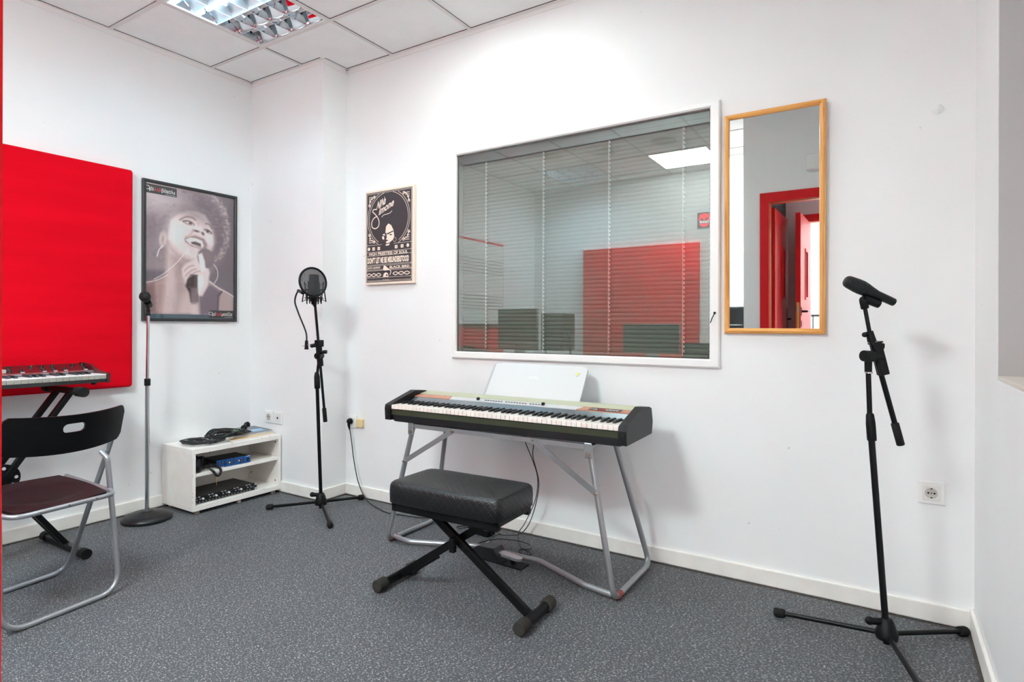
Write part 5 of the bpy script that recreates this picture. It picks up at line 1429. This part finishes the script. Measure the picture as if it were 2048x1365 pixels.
# blue audio interface, upper bay
bi = thing('audio_interface', 'blue fronted audio interface on the upper shelf of the white bench', 'audio interface', (.22, -.53, .239))
iy0, iy1 = -.640, -.424; IM = Matrix.Translation((.322, (iy0+iy1)/2, .239)) @ Matrix.Rotation(R(-4), 4, 'Z') @ Matrix.Translation((-.322, -(iy0+iy1)/2, -.239))
part('case', MB().rbox((.15, iy0+.002, .243), (.318, iy1-.002, .283), .002, 1).box((.16, iy0+.02, .2385), (.31, iy1-.02, .2432)).xf(IM), mat('interface_black', (26, 26, 28), .45), bi)
part('front_panel', MB().rbox((.318, iy0, .241), (.323, iy1, .285), .001, 1).xf(IM), mat('blue_anodised', (30, 88, 160), .3, .35), bi)
CP = mat('copper_jack', (196, 150, 120), .35, .8)
for y, z in ((.012, .269), (.034, .271), (.088, .269), (.088, .255), (.150, .268), (.150, .254), (.012, .252)):
    part('knob', MB().cyl((.323, iy0+y, z), (.330, iy0+y, z), .0062, n=12).cyl((.330, iy0+y, z), (.3304, iy0+y, z), .003, n=8, mi=1).xf(IM), [KN, CP], bi)
for y, z in ((.064, .271), (.064, .256), (.124, .271), (.124, .256)): 
    part('knob', MB().cyl((.323, iy0+y, z), (.326, iy0+y, z), .005, n=10).cyl((.326, iy0+y, z), (.3263, iy0+y, z), .0028, n=8, mi=1).xf(IM), [KN, CP], bi)
m = MB()
for y in (.048, .104, .165): m.box((.3231, iy0+y, .246), (.3236, iy0+y+.004, .281))
part('panel_stripe', m.box((.3231, iy0+.028, .247), (.326, iy0+.038, .255)).xf(IM), KN, bi)
m = MB()
for y in (.076, .137): m.box((.3231, iy0+y, .259), (.3237, iy0+y+.009, .267))
m.box((.3231, iy0+.026, .2425), (.3237, iy0+.033, .2455)).box((.3231, iy0+.036, .2425), (.3237, iy0+.043, .2455)).box((.3231, iy0+.186, .280), (.3237, iy0+.212, .2825))
part('panel_printing', m.xf(IM), LWH, bi)
part('power_switch', MB().rbox((.323, iy0+.19, .252), (.327, iy0+.206, .273), .001, 1).xf(IM), KN, bi)

hp = thing('headphones', 'black closed headphones lying at the left end of the upper shelf', 'headphones', (.28, -.735, .239))
for y, x in ((-.752, .318), (-.70, .262)):
    c_ = V(x, y, .2815); ax = V(.75, .66, .1).normalized()
    part('ear_cup', MB().lathe(c_-ax*.018, ax, [(0, .030), (.004, .0385), (.02, .0395), (.026, .036), (.030, .024), (.031, .001)], 26), mat('headphone_black', (18, 18, 20), .4, spec=.3), hp)
    part('ear_pad', MB().tube([c_-ax*.02+ortho(ax)[0]*.03*math.cos(t)+ortho(ax)[1]*.03*math.sin(t) for t in [2*PI*i/24 for i in range(24)]], .0095, 8, closed=True), RUBBER, hp)
part('headband', MB().tube(smooth([(.318, -.752, .318), (.285, -.755, .333), (.21, -.735, .327), (.14, -.69, .29), (.16, -.655, .262), (.22, -.67, .262), (.262, -.70, .31)], 7), .0055, 8), BLACKP, hp)
# coiled lead hanging over the shelf edge
path = smooth([(.29, -.700, .258), (.325, -.700, .262), (.352, -.685, .238), (.358, -.672, .215), (.358, -.657, .206), (.358, -.643, .217), (.354, -.640, .242), (.33, -.655, .262), (.27, -.665, .262)], 14)
hel = []; tw = 0
for i, p in enumerate(path):
    tt = (path[min(i+1, len(path)-1)]-path[max(i-1, 0)]).normalized(); a_, b_ = ortho(tt)
    for k in range(4):
        tw += 2*PI/8.2; q = path[i].lerp(path[min(i+1, len(path)-1)], k/4); hel.append(q+a_*.0062*math.cos(tw)+b_*.0062*math.sin(tw))
part('coiled_lead', MB().tube(hel, .0021, 6), CBL, hp)
tagm = MB().ribbon([(0, 0), (.003, .012), (0, .03), (-.002, .04)], [.002, .005, .005, .002], ((.357, -.668, .158), (0, 1, 0), (0, 0, 1)))
tagm.tube([(.357, -.668, .158), (.357, -.668, .145)], .0012, 6).tube([(.3572, -.667, .198), (.357, -.664, .208)], .0008, 5)
part('jack_plug', MB().tube([(.3575, -.664, .207), (.357, -.666, .198)], .001, 6).lathe((.357, -.666, .199), (0, 0, -1), [(0, .0015), (.004, .0034), (.03, .0034), (.033, .0018), (.05, .0016), (.053, .0005)], 10), GOLD, hp)
sheets = MB()
for i in range(4): sheets.box((.07+i*.004, -.405-i*.006, .2395+i*.0012), (.30-i*.006, -.245+i*.004, .2403+i*.0012))
tag(part('paper_stack', sheets, mat('grey_paper', (206, 198, 192), .7), loc=(.19, -.32, .2395)), 'thin pile of loose sheets at the right of the upper shelf', 'papers')

# papers and cables on top
z = .386
def slab(name, x0, x1, y0, y1, z0, h, rot, m_, label, cat, group=None, top=None):
    M = Matrix.Translation(((x0+x1)/2, (y0+y1)/2, z0)) @ Matrix.Rotation(R(rot), 4, 'Z')
    a, b = (x1-x0)/2, (y1-y0)/2
    t = thing(name, label, cat, ((x0+x1)/2, (y0+y1)/2, z0), group)
    part('pages', MB().rbox((-a, -b, .0004), (a, b, h-.0008), .0006, 1).xf(M), mat('page_edges', (232, 228, 224), .7), t)
    part('cover', MB().box((-a-.001, -b-.001, h-.0008), (a+.001, b+.001, h)).xf(M), m_, t)
    for mm, q in (top or []): part('cover_print', MB().box((q[0], q[1], h), (q[2], q[3], h+.0004)).xf(M), mm, t)
    return z0+h+.0004
z1 = slab('folder', .05, .325, -.56, -.25, z, .012, 6, mat('manila', (240, 206, 152), .6), 'manila folder of papers at the bottom of the pile on the shelf', 'folder')
GY = mat('grey_cover', (120, 124, 132), .35)
z2 = slab('magazine', .04, .29, -.52, -.225, z1, .006, -5, mat('pale_cover', (214, 216, 220), .35), 'white edged magazine directly on the manila folder', 'magazine', 'magazines on the shelf', [(mat('green_print', (70, 170, 70), .4), (-.02, -.13, .09, -.09))])
z3 = slab('magazine', .045, .285, -.515, -.228, z2, .006, -2, GY, 'grey covered magazine in the middle of the shelf pile', 'magazine', 'magazines on the shelf')
z4 = slab('magazine', .03, .27, -.50, -.222, z3, .005, -7, mat('dark_blue_cover', (70, 80, 96), .25), 'dark glossy magazine with a blue patch on top of the pile', 'magazine', 'magazines on the shelf', [(mat('blue_print', (120, 178, 214), .3), (.02, .02, .11, .11)), (mat('navy_print', (40, 52, 84), .3), (-.02, -.06, .06, -.01))])
def coil(t, c, rx, ry, n_, r_, seed, lift, flatz, rot=0, droop=None):
    rg = random.Random(seed); pts = []
    for i in range(n_*18):
        a = 2*PI*i/18; k = i/18
        if i % 18 == 0: ex, ey, ox, oy, zz = rg.uniform(.62, 1.1), rg.uniform(.62, 1.1), rg.uniform(-.016, .016), rg.uniform(-.016, .016), rg.uniform(0, lift)
        x, y = rx*ex*math.cos(a)+ox, ry*ey*math.sin(a)+oy
        cr, sr = math.cos(rot), math.sin(rot); px, py = c[0]+x*cr-y*sr, c[1]+x*sr+y*cr
        pts.append((px, py, flatz(px, py)+r_+zz+.004*rg.random()))
    return part('loops', MB().tube(smooth(pts, 2), r_, 7), CBL, t)
ck = thing('cable_coil', 'flat coil of black cable at the left end of the shelf top', 'cable', (.18, -.70, .386))
coil(ck, (.205, -.695), .105, .068, 7, .0034, 1, .022, lambda x, y: .3865, .35)
part('tie', MB().tube([(.24, -.632, .389), (.243, -.628, .40), (.232, -.62, .412), (.225, -.625, .402)], .004, 6), mat('grey_connector', (150, 150, 152), .3, .6), ck)
ck2 = thing('cable_coil', 'loose coil of black cable with steel plugs lying over the papers', 'cable', (.22, -.52, .42))
hz = lambda x, y: .3865+max(0, min(1, (y+.60)/.05))*.030
coil(ck2, (.222, -.510), .118, .082, 8, .0034, 4, .018, lambda x, y: hz(x, y)+.001, .5)
coil(ck2, (.235, -.555), .100, .075, 4, .0032, 9, .014, lambda x, y: hz(x, y)+.012, .2)
PLG = mat('nickel_plug', (206, 202, 196), .25, .9)
for a, b in (((.245, -.455, .433), (.262, -.505, .437)), ((.315, -.585, .412), (.322, -.53, .416))):
    part('plug', MB().lathe(a, Vector(b)-Vector(a), [(0, .004), (.006, .0075), (.04, .0075), (.044, .0055), (.054, .003)], 12), PLG, ck2)
for a, b in (((.215, -.405, .441), (.20, -.375, .444)), ((.15, -.345, .446), (.145, -.318, .449))):
    part('power_plug', MB().lathe(a, Vector(b)-Vector(a), [(0, .006), (.008, .017), (.028, .019), (.034, .014)], 14), BLACKP, ck2)
part('lead', MB().tube(smooth([(.215, -.405, .445), (.25, -.44, .435), (.30, -.50, .43), (.31, -.56, .42)], 8), .0032, 7).tube(smooth([(.15, -.345, .448), (.21, -.385, .442), (.26, -.44, .436), (.28, -.50, .435)], 8), .0032, 7), CBL, ck2)
part('cord_tab', MB().rbox((.222, -.475, .441), (.25, -.452, .445), .001, 1), mat('green_print', (70, 170, 70)), ck2)
# ================================================================== REST OF THE ROOM (seen in mirror and window)
dsk = thing('desk', 'white desk carrying a monitor and a speaker, seen mirrored in the window', 'desk', (.62, -2.75, 0), 'desks at the far end of the room')
dsk2 = thing('desk', 'second white desk by the far wall under the wide red panel', 'desk', (1.85, -3.3, 0), 'desks at the far end of the room')
for t, x0, x1, y0, y1 in ((dsk, .06, 1.22, -3.02, -2.48), (dsk2, 1.28, 2.36, -3.62, -2.98)):
    part('desktop', MB().rbox((x0, y0, .735), (x1, y1, .76), .003), mat('desk_white', (226, 224, 220), .4), t)
    for x in (x0+.04, x1-.04):
        for y in (y0+.04, y1-.04): part('leg', MB().rbox((x-.02, y-.02, 0), (x+.02, y+.02, .735), .003, 1), SILVER, t)
SCR = mat('dark_screen', (30, 32, 30), .18)
def monitor(label, cx, y, w, z0, z1, chin, rot):
    M = Matrix.Translation((cx, y, 0)) @ Matrix.Rotation(R(rot), 4, 'Z')
    t = thing('computer_monitor', label, 'monitor', (cx, y, .76), 'monitors on the desks')
    part('housing', MB().rbox((-w/2, -.03, z0), (w/2, 0, z1), .006, 2).xf(M), mat('monitor_grey', (150, 152, 154), .4, .4), t)
    part('screen', MB().box((-w/2+.008, -.001, z0+chin), (w/2-.008, .0015, z1-.008)).xf(M), SCR, t)
    if chin > .03: part('badge', MB().ball((0, .001, z0+chin/2), .012, .001, .013, 12, 8).xf(M), BLACKP, t)
    part('stand', MB().rbox((-.06, -.07, .762), (.06, -.03, z0+.12), .006, 2).rbox((-.12, -.12, .761), (.12, .08, .772), .004, 1).xf(M), MATS['monitor_grey'], t)
monitor('all in one computer with pale chin on the white desk, seen mirrored in the window', .42, -2.66, .52, .86, 1.30, .09, 4)
monitor('flat dark monitor in front of the wide red panel, seen mirrored in the window', 1.72, -3.15, .60, .84, 1.14, .012, 0)
spk = thing('loudspeaker', 'black loudspeaker in a swivel bracket beside the all in one computer', 'speaker', (.80, -2.86, .76))
part('cabinet', MB().rbox((.675, -3.0, .86), (.94, -2.72, 1.248), .01, 2), BLACKP, spk)
part('grille', MB().rbox((.685, -2.722, .88), (.93, -2.715, 1.235), .004, 1), mat('speaker_grille', (44, 44, 44), .8), spk)
part('bracket', MB().tube(fillet([(.66, -2.86, 1.04), (.66, -2.86, .772), (.955, -2.86, .772), (.955, -2.86, 1.04)], .03), .011, 8), BLACKM, spk)
part('bracket_knob', MB().cyl((.63, -2.86, 1.04), (.676, -2.86, 1.04), .024, n=16).cyl((.939, -2.86, 1.04), (.985, -2.86, 1.04), .024, n=16), BLACKM, spk)
rkc = thing('equipment_case', 'tall black equipment case at the partition corner, seen in the mirror', 'case', (2.56, -3.2, 0))
part('case_body', MB().rbox((2.40, -3.42, .03), (2.74, -3.02, 1.22), .012, 2), mat('case_black', (52, 53, 55), .7, vary=(60, .2)), rkc)
part('handle', MB().tube(fillet([(2.50, -3.02, 1.05), (2.50, -2.985, 1.05), (2.64, -2.985, 1.05), (2.64, -3.02, 1.05)], .015), .006, 8), SILVER, rkc)
part('foot', MB().box((2.42, -3.4, 0), (2.72, -3.04, .03)), RUBBER, rkc)
amp = thing('small_amplifier', 'small black amplifier box at the right end of the second desk', 'amplifier', (2.2, -3.2, .76))
part('cabinet', MB().rbox((2.07, -3.32, .762), (2.34, -3.08, .95), .008, 2), BLACKP, amp)
part('front_grille', MB().rbox((2.08, -3.082, .775), (2.33, -3.076, .90), .003, 1), MATS['speaker_grille'], amp)

# ---- red doors, both standing open into the vestibule
def slot_window(mb, x0, x1, y0, y1, z0, z1): pass
def leaf(name, label, x0, x1, y0, y1, hz, hinge_far):
    t = thing(name, label, 'door', ((x0+x1)/2, (y0+y1)/2, .01), 'open red doors')
    ya, yb = y0+.30*(y1-y0), y0+.46*(y1-y0)
    if hinge_far: ya, yb = y0+.42*(y1-y0), y0+.60*(y1-y0)
    za, zb = 1.30, 1.72
    m = MB()
    for a, b in (((y0, .012), (y1, za)), ((y0, zb), (y1, 2.03)), ((y0, za), (ya, zb)), ((yb, za), (y1, zb))): m.box((x0, a[0], a[1]), (x1, b[0], b[1]))
    part('leaf', m, RED, t)
    m = MB()
    for a, b in (((ya-.025, za-.025), (yb+.025, za)), ((ya-.025, zb), (yb+.025, zb+.025)), ((ya-.025, za), (ya, zb)), ((yb, za), (yb+.025, zb))): m.box((x1, a[0], a[1]), (x1+.008, b[0], b[1]))
    part('window_bead', m, RED, t)
    part('window_pane', MB().box(((x0+x1)/2-.003, ya, za), ((x0+x1)/2+.003, yb, zb)), mat('smoked_pane', (30, 20, 24), .1), t)
    return t
dA = leaf('door', 'inner red door with slot window, open against the vestibule wall, seen in the mirror', 2.935, 2.975, -3.40, -2.635, 1.05, False)
dB = leaf('door', 'outer red door edge on, brass lock plate and black handle, seen in the mirror', 3.085, 3.127, -3.86, -3.0, 1.05, True)
lp = part('lock_plate', MB().rbox((3.095, -2.9995, 1.0), (3.117, -2.997, 1.25), .001, 1), GOLD, dB)
part('latch', MB().box((3.10, -2.998, 1.17), (3.112, -2.988, 1.20)), SILVER, lp)
hd_ = MB().cyl((3.127, -3.06, 1.17), (3.175, -3.06, 1.17), .010, n=12).cyl((3.17, -3.05, 1.17), (3.17, -3.19, 1.17), .010, n=12).rbox((3.127, -3.08, 1.13), (3.132, -3.04, 1.21), .003, 1).rbox((3.127, -3.078, 1.035), (3.132, -3.042, 1.09), .003, 1)
part('handle', hd_, BLACKP, dB)
hA = MB().rbox((2.975, -3.36, 1.0), (2.98, -3.33, 1.2), .002, 1).cyl((2.98, -3.345, 1.1), (3.01, -3.345, 1.1), .009, n=10)
part('handle', hA, BLACKP, dA)
hd2 = thing('music_stand', 'thin dark stand in the bright hall beyond the red doors, seen in the mirror', 'stand', (3.02, -5.2, 0))
part('pole', MB().cyl((3.02, -5.2, .02), (3.02, -5.2, 1.12), .009, n=10), BLACKM, hd2)
part('tray', MB().rbox((2.94, -5.26, 1.1), (3.14, -5.2, 1.13), .003, 1), BLACKM, hd2)
part('foot', MB().cyl((3.02, -5.2, 0), (3.02, -5.2, .02), .12, n=20), BLACKM, hd2)

# ================================================================== LIGHT
def area(name, loc, size, energy, col, rot, spread=None):
    l = bpy.data.lights.new(name, 'AREA'); l.shape = 'RECTANGLE'; l.size, l.size_y = size; l.energy = energy; l.color = col
    if spread: l.spread = R(spread)
    o = bpy.data.objects.new(name, l); COL.objects.link(o); o.location = loc; o.rotation_euler = [R(a) for a in rot]; return o
# daylight arriving at the right hand window from outside
area('window_daylight', (XR+.55, -1.13, 1.75), (1.6, 1.4), 6, (.86, .92, 1.0), (0, 90, 0))

w = bpy.data.worlds.new('dim_world'); scene.world = w; w.use_nodes = True
w.node_tree.nodes['Background'].inputs['Color'].default_value = (.75, .85, 1, 1)
w.node_tree.nodes['Background'].inputs['Strength'].default_value = .4

# ================================================================== CAMERA
f_px = 1185.6; W_PX = 2048
cam = bpy.data.cameras.new('camera'); co_ = bpy.data.objects.new('camera', cam); COL.objects.link(co_)
cam.sensor_fit = 'HORIZONTAL'; cam.sensor_width = 36; cam.lens = f_px/W_PX*36
cam.shift_x = 0; cam.shift_y = (653.5-682.5)/W_PX
cam.clip_start = .03
yaw, roll = R(32.203), R(-.176)
fw = V(-math.sin(yaw), math.cos(yaw), 0); rt0 = V(math.cos(yaw), math.sin(yaw), 0); dn0 = V(0, 0, -1)
rt = rt0*math.cos(roll)+dn0*math.sin(roll); up = -(dn0*math.cos(roll)-rt0*math.sin(roll))
co_.matrix_world = Matrix(((rt.x, up.x, -fw.x, 3.7506), (rt.y, up.y, -fw.y, -2.7332), (rt.z, up.z, -fw.z, 1.109), (0, 0, 0, 1)))
scene.camera = co_

vs_ = scene.view_settings; vs_.view_transform = 'Standard'; vs_.look = 'None'; vs_.gamma = 1; vs_.use_curve_mapping = False
vs_.exposure = .92
cy = scene.cycles; cy.max_bounces = 12; cy.diffuse_bounces = 7; cy.glossy_bounces = 6; cy.transparent_max_bounces = 24; cy.transmission_bounces = 6
cy.caustics_reflective = True; cy.blur_glossy = 1.0; cy.caustics_refractive = False; cy.sample_clamp_indirect = 5; cy.use_denoising = True
